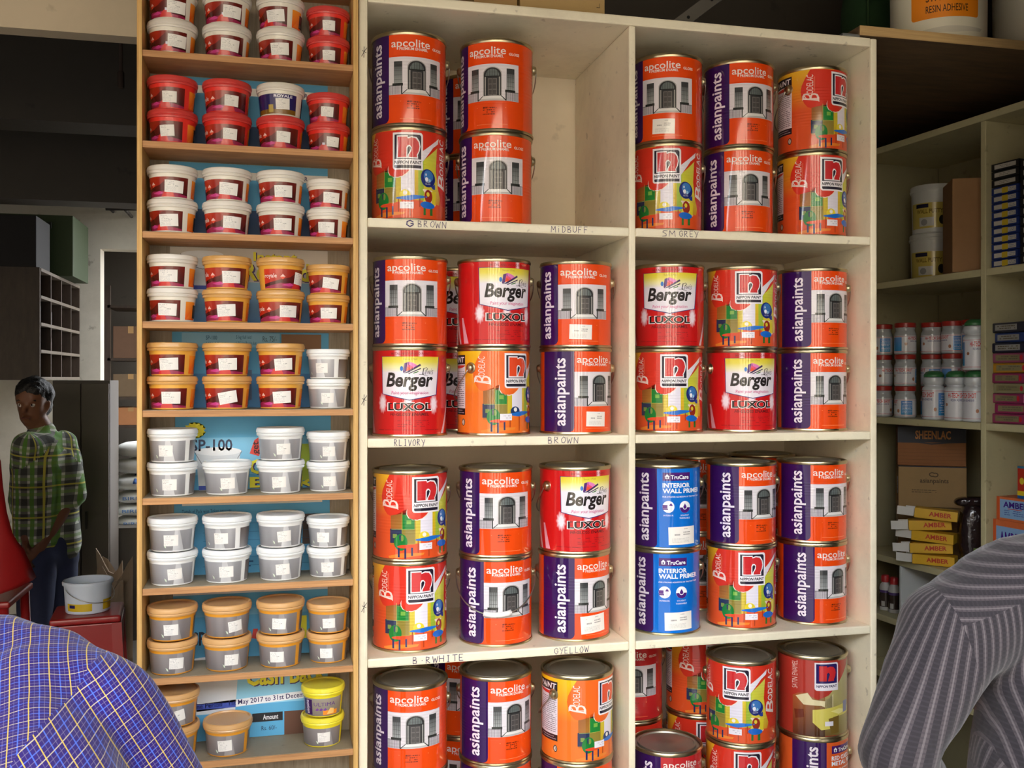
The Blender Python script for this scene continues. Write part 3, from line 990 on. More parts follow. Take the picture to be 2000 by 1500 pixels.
ORANGE, LUX, BOD, BODO, BLUE = (234, 74, 12), (204, 24, 26), (212, 54, 24), (238, 112, 30), (4, 108, 204)
PRINT = {}
def get_print(kind):
    if kind in PRINT:
        return PRINT[kind]
    if kind == 'enamel':
        a, base = art_enamel(), ORANGE
    elif kind == 'enamel_tag':
        a, base = art_enamel(sticker=(420, 800, 1080, 1330, -0.03)), ORANGE
    elif kind == 'enamel_tag2':
        a, base = art_enamel(sticker=(330, 800, 1030, 1330, 0.06)), ORANGE
    elif kind == 'enamel_red':
        a, base = art_enamel(band=(50, 12, 84)), (190, 36, 40)
    elif kind == 'luxol':
        a, base = art_luxol(), LUX
    elif kind == 'bodelac':
        a, base = art_bodelac(), BOD
    elif kind == 'bodelac_orange':
        a, base = art_bodelac(red=(236, 104, 34), left=(240, 190, 24), floor=(236, 116, 36), navy=(38, 36, 54), orange=True), BODO
    elif kind == 'satin':
        a, base = art_satin(), (172, 54, 40)
    elif kind == 'primer':
        a, base = art_primer(BLUE), BLUE
    elif kind == 'oxide':
        a, base = art_primer(BLUE, 'RED OXIDE', 'METAL PRIMER'), (226, 96, 40)
    body = lathe_me([(CR - .001, .003), (CR, .004), (CR, CH - .006), (CR - .001, CH - .005)], 96)
    col_attr(body, base)
    PRINT[kind] = (a.wrap(CR), body)
    return PRINT[kind]

RIM_T = lathe_me([(CR - .002, CH - .009), (CR + .0012, CH - .0085), (CR + .0022, CH - .006), (CR + .0022, CH - .003), (CR + .0008, CH - .0005),
                  (CR - .0015, CH), (CR - .0035, CH - .0015), (CR - .004, CH - .006)], 96)
RIM_B = lathe_me([(0, .0025), (CR - .005, .0022), (CR - .003, 0), (CR + .001, 0), (CR + .0022, .002), (CR + .0016, .005), (CR - .001, .0062)], 96)
LID = lathe_me([(CR - .004, CH - .007), (CR - .012, CH - .007), (CR - .0125, CH - .0016), (CR - .014, CH - .0009), (CR - .0165, CH - .0012), (CR - .018, CH - .0042),
                (CR - .022, CH - .0045), (.030, CH - .004), (.028, CH - .0034), (0, CH - .0034)], 72)
EAR = lathe_me([(0, .0095), (.004, .0093), (.0072, .0078), (.0088, .005), (.0094, .002), (.0120, .0012), (.0125, 0), (.011, -.001)], 24)
zE = 0.145
def bail_pts(drop, side=-1):
    pts = []
    for k in range(33):
        t = PI * k / 32
        x = -(CR + .0075) * math.cos(t)
        pts.append((x, side * (CR + .0065) * math.sin(t), zE - drop * math.sin(t) ** 0.8))
    return pts
BAIL_BACK = tube_me(bail_pts(0.075, 1), 0.0014, 6)
BAIL_FRONT = tube_me(bail_pts(0.075, -1), 0.0014, 6)
GRIP = tube_me([p for p in bail_pts(0.075, -1)[13:21]], 0.0058, 12)
for me_, m_ in ((RIM_T, tin), (RIM_B, tin), (LID, tin_lid), (EAR, tin), (BAIL_BACK, wire_m), (BAIL_FRONT, wire_m), (GRIP, mat('grip_plastic', (238, 236, 234), 0.4))):
    me_.materials.append(m_)

LOOK = {'enamel': 'orange and purple paint can with doorway picture', 'enamel_tag': 'orange and purple paint can with price tag',
        'enamel_tag2': 'orange and purple paint can with tilted price tag', 'enamel_red': 'dark red and purple paint can',
        'luxol': 'red paint can with white shield badge', 'bodelac': 'red paint can with coloured chairs picture',
        'bodelac_orange': 'orange yellow paint can with blue table picture', 'satin': 'brownish red satin enamel can',
        'primer': 'bright blue wall primer can', 'oxide': 'orange red oxide primer can'}
def paint_can(kind, px, Yc, z, feat=None, where='', ear=None, bail='back', sz=1.0, px_is_x=False):
    p = at(px, 700, Yc)
    al = math.atan2(-p.x, p.y)
    t = Yc / ray(px, 700).y
    rp = CR * F_PX / t
    phi = 0.0 if feat is None else math.asin(max(-.98, min(.98, (feat - px) / rp)))
    e = thing('paint_can', LOOK[kind] + ', ' + where, 'paint can', (p.x, Yc, z), al + phi, 'large paint cans in the cream cabinet')
    e.scale.z = sz
    pr, body = get_print(kind)
    ink = ink_rib if kind in ('bodelac', 'enamel', 'enamel_tag2') else ink_can
    if not body.materials:
        body.materials.append(ink)
    if not pr.materials:
        pr.materials.append(ink)
    obj('body', body, None, e)
    obj('label_print', pr, None, e)
    obj('top_rim', RIM_T, None, e)
    obj('bottom_rim', RIM_B, None, e)
    obj('lid', LID, None, e)
    er = (math.radians(ear + 90) if ear is not None else random.uniform(-.08, .08)) - phi
    for s in (-1, 1):
        a = er + s * PI / 2
        q = Vector((math.sin(a), -math.cos(a), 0))
        o = obj('ear', EAR, None, e, (q.x * (CR - .0005), q.y * (CR - .0005), zE))
        o.rotation_euler = q.to_track_quat('Z', 'Y').to_euler()
    h = obj('handle', BAIL_FRONT if bail == 'front' else BAIL_BACK, None, e, None, (0, 0, er))
    if bail == 'front':
        obj('grip', GRIP, None, h)
    return e
# ---------------------------------------------------------------- stock in the cream cabinet
YC = YF + 0.018 + CR + 0.004
S = lambda k: SZ[k] + 0.0002
UP = CH + 0.0004
def stack(k, px, where, low, lf, high, hf, **kw):
    sz = 1.045 if k == 1 else 1.0
    paint_can(low, px[0], YC + kw.get('dy', 0), S(k), lf, 'lower of ' + where, kw.get('le'), sz=sz)
    paint_can(high, px[1], YC + kw.get('dy', 0), S(k) + UP * sz, hf, 'upper of ' + where, kw.get('he'), kw.get('hb', 'back'), sz=sz)
stack(1, (798, 799), 'first stack, top left compartment', 'bodelac', 795, 'enamel', 814)
stack(1, (968, 970), 'second stack, top left compartment', 'enamel', 973, 'enamel', 962)
stack(2, (800, 801), 'first stack, second left compartment', 'luxol', 799.5, 'enamel', 805)
stack(2, (964, 965), 'middle stack, second left compartment', 'bodelac_orange', 1008, 'luxol', 991, le=-38)
stack(2, (1124, 1124), 'last stack, second left compartment', 'enamel_tag', 1170, 'enamel_tag', 1142)
paint_can('bodelac', 800, YC, S(3), 820.7, 'lower of first stack, third left compartment')
paint_can('bodelac', 801, YC, S(3) + UP, 831, 'upper of first stack, third left compartment')
paint_can('enamel', 968, YC, S(3), 998, 'with hanging handle, third left compartment', -90, 'front')
paint_can('enamel', 968, YC, S(3) + UP, 990, 'upper of middle stack, third left compartment')
paint_can('enamel_tag2', 1121, YC, S(3), 1169.5, 'third left compartment')
paint_can('luxol', 1123, YC, S(3) + UP, 1149, 'upper of last stack, third left compartment', -51)
paint_can('enamel', 801, YC, S(4), 811, 'under another, first in bottom left compartment')
paint_can('enamel', 801, YC, S(4) + UP, 811, 'upper of first stack, bottom left compartment')
paint_can('enamel', 968, YC + .02, S(4), 1000, 'under another, middle of bottom left compartment')
paint_can('enamel', 968, YC + .02, S(4) + UP, 1004.6, 'upper of middle stack, bottom left compartment')
paint_can('enamel', 1126, YC - .014, S(4), 1140, 'under another, last in bottom left compartment')
paint_can('bodelac_orange', 1127, YC - .014, S(4) + UP, 1185, 'upper of last stack, bottom left compartment', -40)
# second row at the back
YC2 = YC + 2 * CR + 0.040
def behind(kind, x, k, lev, where, turn=12):
    d = Vector((x, YC2, 0))
    px = 1000 + F_PX * d.dot(RT) / d.dot(FW)
    paint_can(kind, px, YC2, S(k) + UP * lev, px + turn, where)
XB0, XB1 = XA1 + .006, XD1 + .006
behind('enamel', XB0 + .27, 1, 0, 'lower of back row, top left compartment')
behind('enamel', XB0 + .27, 1, 1, 'upper of back row, top left compartment')
behind('luxol', XB0 + .24, 2, 0, 'lower of back row, second left compartment')
behind('luxol', XB0 + .24, 2, 1, 'upper of back row, second left compartment')
behind('enamel', XB0 + .25, 4, 0, 'lower of back row, bottom left compartment')
behind('enamel', XB0 + .25, 4, 1, 'upper of back row, bottom left compartment')
stack(1, (1302, 1303), 'first stack, top right compartment', 'bodelac', 1301, 'enamel_tag', 1304)
stack(1, (1441, 1442.5), 'middle stack, top right compartment', 'enamel', 1465, 'enamel', 1474.5)
stack(1, (1585, 1586), 'last stack, top right compartment', 'bodelac', 1623, 'bodelac', 1638.5, he=-42)
stack(2, (1303, 1306), 'first stack, second right compartment', 'bodelac', 1315.5, 'luxol', 1307.5)
stack(2, (1448, 1449), 'middle stack, second right compartment', 'luxol', 1469, 'bodelac', 1461, le=-62)
stack(2, (1585, 1586), 'last stack, second right compartment', 'enamel', 1628.5, 'enamel', 1630)
paint_can('primer', 1298, YC, S(3), 1313, 'lower of the two')
paint_can('primer', 1299, YC, S(3) + UP, 1320, 'upper of the two')
paint_can('bodelac', 1447, YC, S(3), 1467, 'lower of middle stack, third right compartment')
paint_can('enamel', 1447, YC, S(3) + UP, 1490, 'upper of middle stack, third right compartment')
paint_can('enamel', 1585, YC, S(3), 1633.7, 'lower of last stack, third right compartment')
paint_can('enamel', 1585, YC, S(3) + UP, 1628.5, 'upper of last stack, third right compartment')
for i, wd in enumerate(('first', 'middle', 'last')):
    for lev in (0, 1):
        behind('enamel', XB1 + .092 + .182 * i, 3, lev, ('upper' if lev else 'lower') + f' {wd} in back row, third right compartment')
# bottom right compartment
paint_can('enamel_red', 1302, YC - .004, S(4), 1340, 'with red lid, bottom right compartment')
paint_can('bodelac', 1446, YC - .004, S(4), 1459, 'lower of middle stack, bottom right compartment')
paint_can('bodelac', 1447, YC - .004, S(4) + UP, 1437, 'upper of middle stack, bottom right compartment')
paint_can('oxide', 1588, YC - .004, S(4), 1640, 'bottom right compartment')
paint_can('satin', 1586, YC - .004, S(4) + UP, 1612, 'on the primer, bottom right compartment')
behind('bodelac', XB1 + .092, 4, 0, 'lower of back row, bottom right compartment', -30)
behind('enamel_red', XB1 + .092, 4, 1, 'upper of back row, bottom right compartment', 10)
behind('bodelac', XB1 + .275, 4, 0, 'lower second of back row, bottom right compartment', 20)
behind('bodelac', XB1 + .275, 4, 1, 'upper second of back row, bottom right compartment', 36)

# ---------------------------------------------------------------- plywood rack with small tubs
YR = 1.985
RD = 0.108
RX0, RXi0, RXi1, RX1 = X(267, YR), X(277.5, YR), X(690, YR), X(700.5, YR)
rack_top = [(485, v) for v in (110, 284, 457, 629.5, 800, 968, 1141, 1314, 1481)]   # upper front edge of each shelf
RZ = [at(px, py, YR).z for px, py in rack_top]
dzr = (RZ[0] - RZ[-1]) / 8
RZ.append(RZ[-1] - dzr)
rack = thing('tub_rack', 'tall shallow plywood rack of nine open shelves full of small paint tubs', 'rack')
TR = 0.0135
obj('side_panel', box_me(RX0, RXi0, YR, YR + RD + .006, 0, RZ[0] + 0.40, .0015), ply_edge, rack)
obj('side_panel', box_me(RXi1, RX1 - .0005, YR, YR + RD + .006, 0, RZ[0] + 0.40, .0015), ply_edge, rack)
obj('back_panel', box_me(RX0, RX1 - .0005, YR + RD + .006, YR + RD + .012, 0, RZ[0] + 0.40), ply_gray, rack)
dusty = paint_mat('dusty_shelf', (150, 138, 116), dirt=(100, 84, 62), amount=0.6, scale=8)
for i, z in enumerate(RZ + [RZ[0] + dzr, RZ[0] + 2 * dzr]):
    s = obj('shelf', box_me(RXi0, RXi1, YR + .003, YR + RD + .006, z - TR, z - .0008, .001), ply_shelf, rack)
    obj('dust', box_me(RXi0 + .0005, RXi1 - .0005, YR + .006, YR + RD + .0055, z - .0008, z), dusty, s)

# sheets of an advertising poster glued behind the tubs
def poster(name, label, px0, px1, z0, z1, draw, bg=(86, 164, 206)):
    Yp = YR + RD + .0045
    x0, x1 = X(px0, Yp), X(px1, Yp)
    e = thing(name, label, 'poster', (x0, Yp, z0), 0, 'poster sheets behind the tubs')
    W, H = x1 - x0, z1 - z0
    obj('sheet', box_me(0, W, 0, .0012, 0, H), mat('poster_paper', (214, 212, 206), 0.6), e)
    a = Art()
    a.rect(0, W, 0, H, bg, 0)
    draw(a, W, H)
    obj('print', a.flat(), ink_mat, e)
NV, YL = (44, 34, 92), (238, 226, 50)
def shadow_text(a, s, x0, x1, y0, y1, L=2):
    d = (y1 - y0) * .05
    a.text(s, x0 + d, x1 + d, y0 - d, y1 - d, (70, 40, 100), L, 0.05)
    a.text(s, x0, x1, y0, y1, YL, L + 1, 0.03)
def pail(a, W, H, cx, cy, s):
    a.poly([(cx - .04 * s, cy + .03 * s), (cx + .04 * s, cy + .03 * s), (cx + .034 * s, cy - .05 * s), (cx - .034 * s, cy - .05 * s)], (206, 210, 214), 2)
    a.ell(cx, cy + .03 * s, .042 * s, .008 * s, (226, 228, 230), 3)
    a.rect(cx - .035 * s, cx + .035 * s, cy - .042 * s, cy - .034 * s, (60, 80, 170), 3)
    a.line([(cx - .043 * s, cy + .03 * s), (cx - .03 * s, cy + .008 * s), (cx, cy), (cx + .03 * s, cy + .008 * s), (cx + .043 * s, cy + .03 * s)], .0012, (110, 110, 116), 4)
def burst(a, cx, cy, r):
    a.poly([(cx + (r if k % 2 else r * .78) * math.cos(k * PI / 14) * 1.35, cy + (r if k % 2 else r * .78) * math.sin(k * PI / 14)) for k in range(28)], YL, 3)
    a.text('Buy', cx - r * .6, cx + r * .5, cy - r * .45, cy + r * .4, (90, 80, 40), 4, 0.0, 0.2)
def d_plain(a, W, H):
    a.rect(0, W, H * .8, H * .9, (224, 222, 216), 1)
    a.rect(W * .05, W * .95, 0, H * .4, (40, 70, 110), 1)
    a.text('OR', W * .82, W * .87, H * .82, H * .88, NV, 2, .02)
def d_instant(a, W, H):
    a.rect(0, W, H * .56, H, (206, 200, 190), 1)
    a.rect(0, W, 0, H * .56, ((60, 110, 160), (140, 180, 206)), 1)
    pail(a, W, H, W * .20, H * .72, 1.0)
    shadow_text(a, 'Instant', W * .52, W * .80, H * .84, H * .96)
    shadow_text(a, 'Reward', W * .46, W * .88, H * .58, H * .82)
def d_price(a, W, H):
    a.rect(W * .06, W * .68, H * .80, H * .99, (134, 186, 214), 1)
    a.text('SP-100', W * .21, W * .28, H * .90, H * .955, (30, 84, 130), 2, .01)
    a.text('full kit & Resin kit', W * .21, W * .35, H * .82, H * .87, (30, 84, 130), 2)
    a.text('5 kg full kit/', W * .40, W * .50, H * .90, H * .96, (30, 84, 130), 2)
    a.text('1.25 kg Resin kit', W * .40, W * .53, H * .82, H * .88, (30, 84, 130), 2)
    a.text('Rs. 75/-', W * .57, W * .66, H * .88, H * .95, (30, 60, 90), 2)
    a.rect(W * .69, W * .95, H * .78, H * .98, (134, 96, 62), 2)
    a.rect(0, W, 0, H * .45, (70, 130, 180), 1)
    a.rect(W * .33, W * .50, H * .10, H * .50, (90, 110, 140), 2)
def d_buy(a, W, H):
    a.rect(0, W, H * .2, H * .7, (120, 184, 216), 1)
    burst(a, W * .12, H * .80, .017)
    a.text('SP-100', W * .10, W * .36, H * .52, H * .68, (50, 56, 80), 3, .02)
    pail(a, W, H, W * .27, H * .30, 1.1)
    a.poly([(W * .47, H * .48), (W * .53, H * .44), (W * .56, H * .62), (W * .53, H * .70), (W * .50, H * .66)], (210, 64, 52), 3)
    a.text('get', W * .49, W * .54, H * .47, H * .64, (60, 20, 24), 4, .02, up=True)
    shadow_text(a, 'Cash', W * .47, W * .70, H * .20, H * .40)
    shadow_text(a, 'Back', W * .47, W * .90, H * .0 + .002, H * .16)
    a.rect(W * .8, W * .86, H * .1, H * .6, (180, 200, 60), 2)
def d_details(a, W, H):
    a.rect(W * .05, W * .95, H * .90, H, (226, 222, 214), 1)
    a.text('Scheme Period : 1st May 2017 to 31st December 2017', W * .06, W * .93, H * .93, H * .99, NV, 2, .01)
    a.text('Details of Pack wise Token amounts', W * .05, W * .36, H * .80, H * .85, (24, 62, 110), 2)
    for k in range(6):
        a.rect(W * .18, W * .94, H * (.1 + .11 * k), H * (.104 + .11 * k), (30, 100, 150), 2)
    a.smudge(W * .2, W * .5, H * .06, H * .36, 5, (26, 80, 130), 2, 3, .8, .3)
    a.rect(W * .82, W, H * .35, H * .75, (70, 54, 50), 2)
def d_logo(a, W, H):
    a.rect(0, W, H * .84, H * .95, (224, 226, 230), 1)
    a.rect(W * .04, W * .1, H * .88, H * .92, (200, 60, 60), 2)
    a.text('PIDILITE', W * .2, W * .27, H * .88, H * .92, NV, 2, .02)
    a.rect(0, W, H * .55, H * .64, (120, 180, 210), 1)
    a.text('SP.', W * .12, W * .22, H * .18, H * .36, (30, 34, 50), 3, .03)
    a.poly([(W * .50, H * .24), (W * .54, H * .22), (W * .54, H * .36), (W * .51, H * .36)], (200, 60, 50), 3)
    a.rect(W * .82, W * .86, H * .2, H * .5, YL, 2)
def d_cash(a, W, H):
    a.rect(0, W, H * .45, H, (140, 200, 226), 1)
    pail(a, W, H, W * .24, H * .80, 1.35)
    shadow_text(a, 'Cash Back', W * .46, W * 1.0 - .004, H * .70, H * .97)
    a.poly([(W * .12, H * .40), (W * .98, H * .50), (W * .98, H * .60), (W * .12, H * .50)], (230, 230, 234), 2)
    a.text('Scheme Period : 1st May 2017 to 31st December 2017', W * .05, W * 1.0, H * .45, H * .54, NV, 3, .012, rot=.045)
    a.rect(W * .50, W * .70, H * .20, H * .32, (24, 24, 30), 2)
    a.text('Amount', W * .57, W * .67, H * .225, H * .295, (226, 226, 230), 3, .02)
    a.text('Rs. 60/-', W * .56, W * .66, H * .08, H * .14, (40, 50, 80), 3)
    a.rect(W * .71, W * .93, 0, H * .32, (96, 62, 46), 2)
bays = [('blue sheet under second shelf gap of the tub rack', d_plain, 1, 330, 640), ('blue sheet behind cream lidded tubs with maroon labels', d_plain, 2, 330, 640),
        ('grey poster with yellow letters behind gold lidded tubs', d_instant, 3, 332, 640), ('blue poster price list behind gold and silver tubs', d_price, 4, 336, 642),
        ('blue poster with yellow burst behind white lidded tubs', d_buy, 5, 342, 646), ('blue poster of printed details behind eight white lidded tubs', d_details, 6, 340, 644),
        ('blue poster with pale strip behind eight tan lidded tubs', d_logo, 7, 338, 640), ('blue cash back poster above the lowest shelf', d_cash, 8, 340, 640)]
for lab, fn, i, a0, a1 in bays:
    poster('advertising_poster', lab, a0, a1, RZ[i] + .001, RZ[i - 1] - TR - .0015, fn)

# ---- tubs
TB, TT, TL, THH = 0.0395, 0.0445, 0.0485, 0.0655
TUB_BODY = lathe_me([(0, .001), (TB - .004, .001), (TB - .002, 0), (TB, .0015), (TT, .0535)], 64)
TUB_LID = lathe_me([(TT - .001, .0500), (TL - .0015, .0495), (TL - .0008, .0525), (TL - .0018, .0545), (TL, .0560), (TL, .0600), (TL - .0010, .0625), (TL - .0012, .0640),
                    (TL - .003, .0655), (TL - .0055, .0652), (TL - .0065, .0625), (TL - .009, .0622), (0, .0624)], 64)
def plastic(name, rgb, rough=0.35, sub=0.15):
    return mat(name, rgb, rough, coat=0.2, sub=sub)
PL = {'white': (plastic('tub_cream', (226, 220, 206)), plastic('lid_cream', (222, 216, 206), .35)),
      'red': (plastic('tub_red', (224, 50, 40)), plastic('lid_red', (206, 66, 62), .3)),
      'gold': (plastic('tub_gold', (226, 166, 64)), plastic('lid_gold', (206, 158, 92), .3)),
      'silver': (plastic('tub_white', (232, 232, 230)), plastic('lid_white', (226, 228, 228), .35)),
      'goldsilver': (plastic('tub_ochre', (220, 150, 36)), plastic('lid_tan', (206, 160, 104), .3)),
      'yellow': (plastic('tub_yellow', (232, 214, 30)), plastic('lid_yellow', (230, 216, 60), .3)),
      'yellow_print': (plastic('tub_yellow', (232, 214, 30)), plastic('lid_yellow', (230, 216, 60), .3)),
      'navy': (plastic('tub_cream', (226, 220, 206)), plastic('lid_cream', (222, 216, 206), .35))}
def tub_art(kind):
    a = Art()
    R = (TB + TT) / 2
    d = lambda g: math.radians(g) * R
    if kind in ('white', 'red', 'gold'):
        a.rect(d(-120), d(32), .0035, .042, ((60, 18, 18), (104, 26, 18)), 0)
        a.poly([(d(-120), .042), (d(-120), .012), (d(-45), .026), (d(-15), .042)], [(214, 60, 30), (196, 40, 24), (150, 34, 20), (120, 30, 20)], 1)
        a.poly([(d(-120), .0035), (d(32), .0035), (d(32), .007), (d(-5), .010), (d(-28), .015), (d(-48), .0135), (d(-70), .0145), (d(-120), .006)], (150, 34, 74), 2)
        a.poly([(d(-40), .0035), (d(-4), .0035), (d(-10), .015), (d(-22), .020), (d(-34), .012)], (200, 44, 40), 3)
        a.poly([(d(-70), .010), (d(-45), .0145), (d(-32), .010), (d(-48), .0075)], (196, 60, 130), 3)
        a.rect(d(-24), d(-16), .016, .021, (200, 196, 214), 4)
        a.text('royale', d(-118), d(-82), .022, .033, (240, 214, 206), 3, .01)
        q = d(-66)
        a.poly([(q, .021), (q + .0052, .0265), (q, .032), (q - .0052, .0265)], (222, 84, 60), 3)
        a.poly([(q, .0265), (q + .0052, .0265), (q, .032), (q - .0052, .0265)], (238, 190, 180), 4)
        a.rect(d(47), d(84), .0045, .040, ((226, 84, 20), (240, 150, 40)), 0)
        a.poly([(d(50), .006), (d(72), .006), (d(84), .030), (d(66), .020)], (236, 120, 34), 1)
        a.rect(d(74), d(98), .008, .034, (64, 56, 56), 2)
    elif kind in ('silver', 'goldsilver', 'yellow'):
        g0, g1 = ((176, 176, 180), (150, 148, 150)) if kind == 'silver' else ((152, 144, 144), (128, 122, 124))
        a.rect(d(-120), d(48), .0035, .043, (g1, g0), 0)
        a.poly([(d(-10), .0035), (d(20), .0035), (d(8), .043), (d(-4), .043)], (206, 206, 208) if kind == 'silver' else (166, 160, 160), 1)
        a.rect(d(62), d(110), .0035, .043, (g1, (112, 100, 96)), 0)
        a.poly([(d(-34), .016), (d(-31), .010), (d(-27), .0085), (d(-28), .013)], (214, 226, 206), 2)
    elif kind == 'navy':
        a.rect(d(-120), d(36), .004, .043, (40, 32, 90), 0)
        a.rect(d(-120), d(36), .004, .013, (120, 84, 24), 1)
        a.rect(d(-44), d(-30), .007, .022, (176, 150, 60), 2)
        a.text('ROYALE', d(-28), d(22), .036, .0415, (226, 222, 234), 2, .02)
        a.rect(d(62), d(100), .004, .043, (40, 32, 90), 0)
    elif kind == 'yellow_print':
        a.rect(d(-120), d(64), .0035, .043, ((120, 110, 100), (150, 140, 126)), 0)
        a.rect(d(-70), d(-34), .006, .040, (56, 24, 84), 1)
        a.text('asianpaints', d(-58), d(-42), .008, .038, (226, 216, 236), 2, .01, up=True)
        a.text('ULTIMA', d(-28), d(38), .026, .034, (90, 50, 120), 2, .0)
        for k in range(3):
            a.poly([(d(-24 + 12 * k), .017), (d(-17 + 12 * k), .022), (d(-12 + 12 * k), .018), (d(-18 + 12 * k), .015)], (110, 60, 140), 2)
        a.rect(d(0), d(46), .006, .016, (230, 136, 30), 2)
        a.poly([(d(12), .008), (d(34), .008), (d(34), .019), (d(22), .021)], (240, 190, 110), 3)
    return a.wrap(TB + (TT - TB) * .02, TT, .0535, step=.0035)
def sticker_me(ang, tilt, big, seed):
    a = Art()
    R = (TB + TT) / 2
    w_, h_ = (.0355, .0235) if big else (.027, .0215)
    cx, cz = math.radians(ang) * R, .0235
    x0, x1, y0, y1 = cx - w_ / 2, cx + w_ / 2, cz - h_ / 2, cz + h_ / 2
    def q(x, y):
        dx, dy = x - cx, y - cz
        return (cx + dx * math.cos(tilt) - dy * math.sin(tilt), cz + dx * math.sin(tilt) + dy * math.cos(tilt))
    b = Art()
    b.rect(x0, x1, y0, y1, (232, 228, 222), 0)
    b.smudge(x0 + .06 * w_, x0 + .62 * w_, y0 + .06 * h_, y0 + .5 * h_, 6, (196, 194, 192), 1, seed, .9, .4)
    b.smudge(x0 + .08 * w_, x0 + .5 * w_, y0 + .55 * h_, y0 + .95 * h_, 3, (180, 178, 176), 1, seed + 1, .7, .4)
    b.smudge(x0 + .5 * w_, x0 + .72 * w_, y0 + .5 * h_, y0 + .6 * h_, 1, (120, 118, 118), 1, seed + 2, .9, .7)
    for v in b.bm.verts:
        v.co.x, v.co.y = q(v.co.x, v.co.y)
    return b.wrap(TB + (TT - TB) * .02, TT, .0535, step=.0035, lift=.0007)
TART = {}
ORD = ['top', 'second', 'third', 'fourth', 'fifth', 'sixth', 'seventh', 'eighth', 'ninth']
COLN = ['first', 'second', 'third', 'fourth']
TLOOK = {'white': 'cream paint tub with maroon label', 'red': 'red paint tub with maroon label', 'gold': 'gold paint tub with maroon label', 'silver': 'white lidded silver tub',
         'goldsilver': 'tan lidded silver tub', 'yellow': 'yellow lidded silver tub', 'yellow_print': 'yellow lidded tub with orange picture', 'navy': 'cream tub with navy blue label'}
tub_n = 0
def tub(kind, row, c, lev, rot=0.0, ang=None, tilt=None, cx=None, dy=0.0):
    global tub_n
    tub_n += 1
    px = cx if cx is not None else (337, 443.5, 548, 641)[c]
    Yc = YR + (.0535, .0535, .0535, .0610)[c] + dy
    sc_ = 0.92 if c == 3 else 1.0
    p = at(px, 700, Yc)
    al = math.atan2(-p.x, p.y)
    e = thing('paint_tub', f'{TLOOK[kind]}, {"upper" if lev else "lower"} in {COLN[c]} stack, {ORD[row]} rack shelf', 'paint tub',
              (p.x, Yc, RZ[row] + .0003 + lev * (THH + .0004) * sc_), al + math.radians(rot), 'small paint tubs on the plywood rack')
    e.scale = (sc_, sc_, sc_)
    bm_, lm_ = PL[kind]
    b = obj('tub', TUB_BODY, None, e)
    l = obj('lid', TUB_LID, None, e)
    for o, m_ in ((b, bm_), (l, lm_)):
        if not o.data.materials:
            o.data.materials.append(m_)
        o.material_slots[0].link = 'OBJECT'
        o.material_slots[0].material = m_
    if kind not in TART:
        TART[kind] = tub_art(kind)
        TART[kind].materials.append(ink_silver if kind in ('silver', 'goldsilver', 'yellow') else ink_gloss)
    obj('label_print', TART[kind], None, e)
    if ang is not None:
        big = kind in ('white', 'gold')
        obj('price_sticker', sticker_me(ang - rot, tilt or 0, big, tub_n), ink_mat, e)
T = tub
# row, column, level, label turn, sticker angle, sticker tilt
for c, (k, r0, s0, t0, r1, s1, t1) in enumerate((('white', 6, 12, -.05, 4, 10, -.03), ('white', 14, 8, -.08, 10, 14, -.05), ('white', 2, -2, .06, -14, -14, .08))):
    T(k, 0, c, 0, r0, s0, t0)
    T(k, 0, c, 1, r1, s1, t1)
T('red', 0, 3, 0, 8, 2, 0); T('red', 0, 3, 1, 8, 2, 0)
T('red', 1, 0, 0, -6, -14, .06); T('red', 1, 1, 0, 22, 8, -.03); T('red', 1, 2, 0, 20, 8, -.03); T('red', 1, 3, 0, 6, 14, -.03)
T('red', 1, 0, 1, 0, -8, .0); T('red', 1, 1, 1, 26, 12, -.03); T('navy', 1, 2, 1, 10, 6, .04); T('red', 1, 3, 1, 2, -3, -.05)
T('white', 2, 0, 0, -6, -10, .05); T('white', 2, 1, 0, 28, 14, -.04); T('white', 2, 2, 0, 10, 6, .02); T('white', 2, 3, 0, -2, -6, -.02)
T('white', 2, 0, 1, 10, 4, -.05); T('white', 2, 1, 1, 14, 4, -.06); T('white', 2, 2, 1, 14, 8, .03); T('white', 2, 3, 1, 14, 10, -.04)
T('white', 3, 0, 0, -12, -14, -.04); T('gold', 3, 1, 0, 14, -2, .06); T('gold', 3, 2, 0, 34, 22, 0); T('gold', 3, 3, 0, 12, 2, 0)
T('white', 3, 0, 1, 0, -12, 0); T('gold', 3, 1, 1, 26, 12, .02); T('gold', 3, 2, 1, 72, 64, -.1); T('gold', 3, 3, 1, 12, 8, -.12)
T('gold', 4, 0, 0, 6, -4, 0); T('gold', 4, 1, 0, 14, 2, .18); T('gold', 4, 2, 0, 14, 4, .06); T('silver', 4, 3, 0, 10, -2, 0)
T('gold', 4, 0, 1, 0, -10, .04); T('gold', 4, 1, 1, 16, 2, .04); T('gold', 4, 2, 1, 12, 8, .07); T('silver', 4, 3, 1, -30, -20, 0)
T('silver', 5, 0, 0, -14, -8, 0); T('silver', 5, 1, 0, 14, 2, .04); T('silver', 5, 2, 0, 10, -4, .04); T('silver', 5, 3, 0, 12, 4, 0)
T('silver', 5, 0, 1, -14, -18, 0); T('silver', 5, 2, 1, 14, 8, .02); T('silver', 5, 3, 1, 8, 2, 0)
T('silver', 6, 0, 0, 12, 6, .06); T('silver', 6, 1, 0, -8, -2, .03); T('silver', 6, 2, 0, 12, 6, .05); T('silver', 6, 3, 0, -6, -2, 0)
T('silver', 6, 0, 1, 10, -4, .0); T('silver', 6, 1, 1, -26, -16, .02); T('silver', 6, 2, 1, 12, 10, .08); T('silver', 6, 3, 1, -20, -16, 0)
T('goldsilver', 7, 0, 0, 16, 10, -.04); T('goldsilver', 7, 1, 0, 22, 12, -.03); T('goldsilver', 7, 2, 0, -4, -10, 0); T('goldsilver', 7, 3, 0, 0, -6, 0)
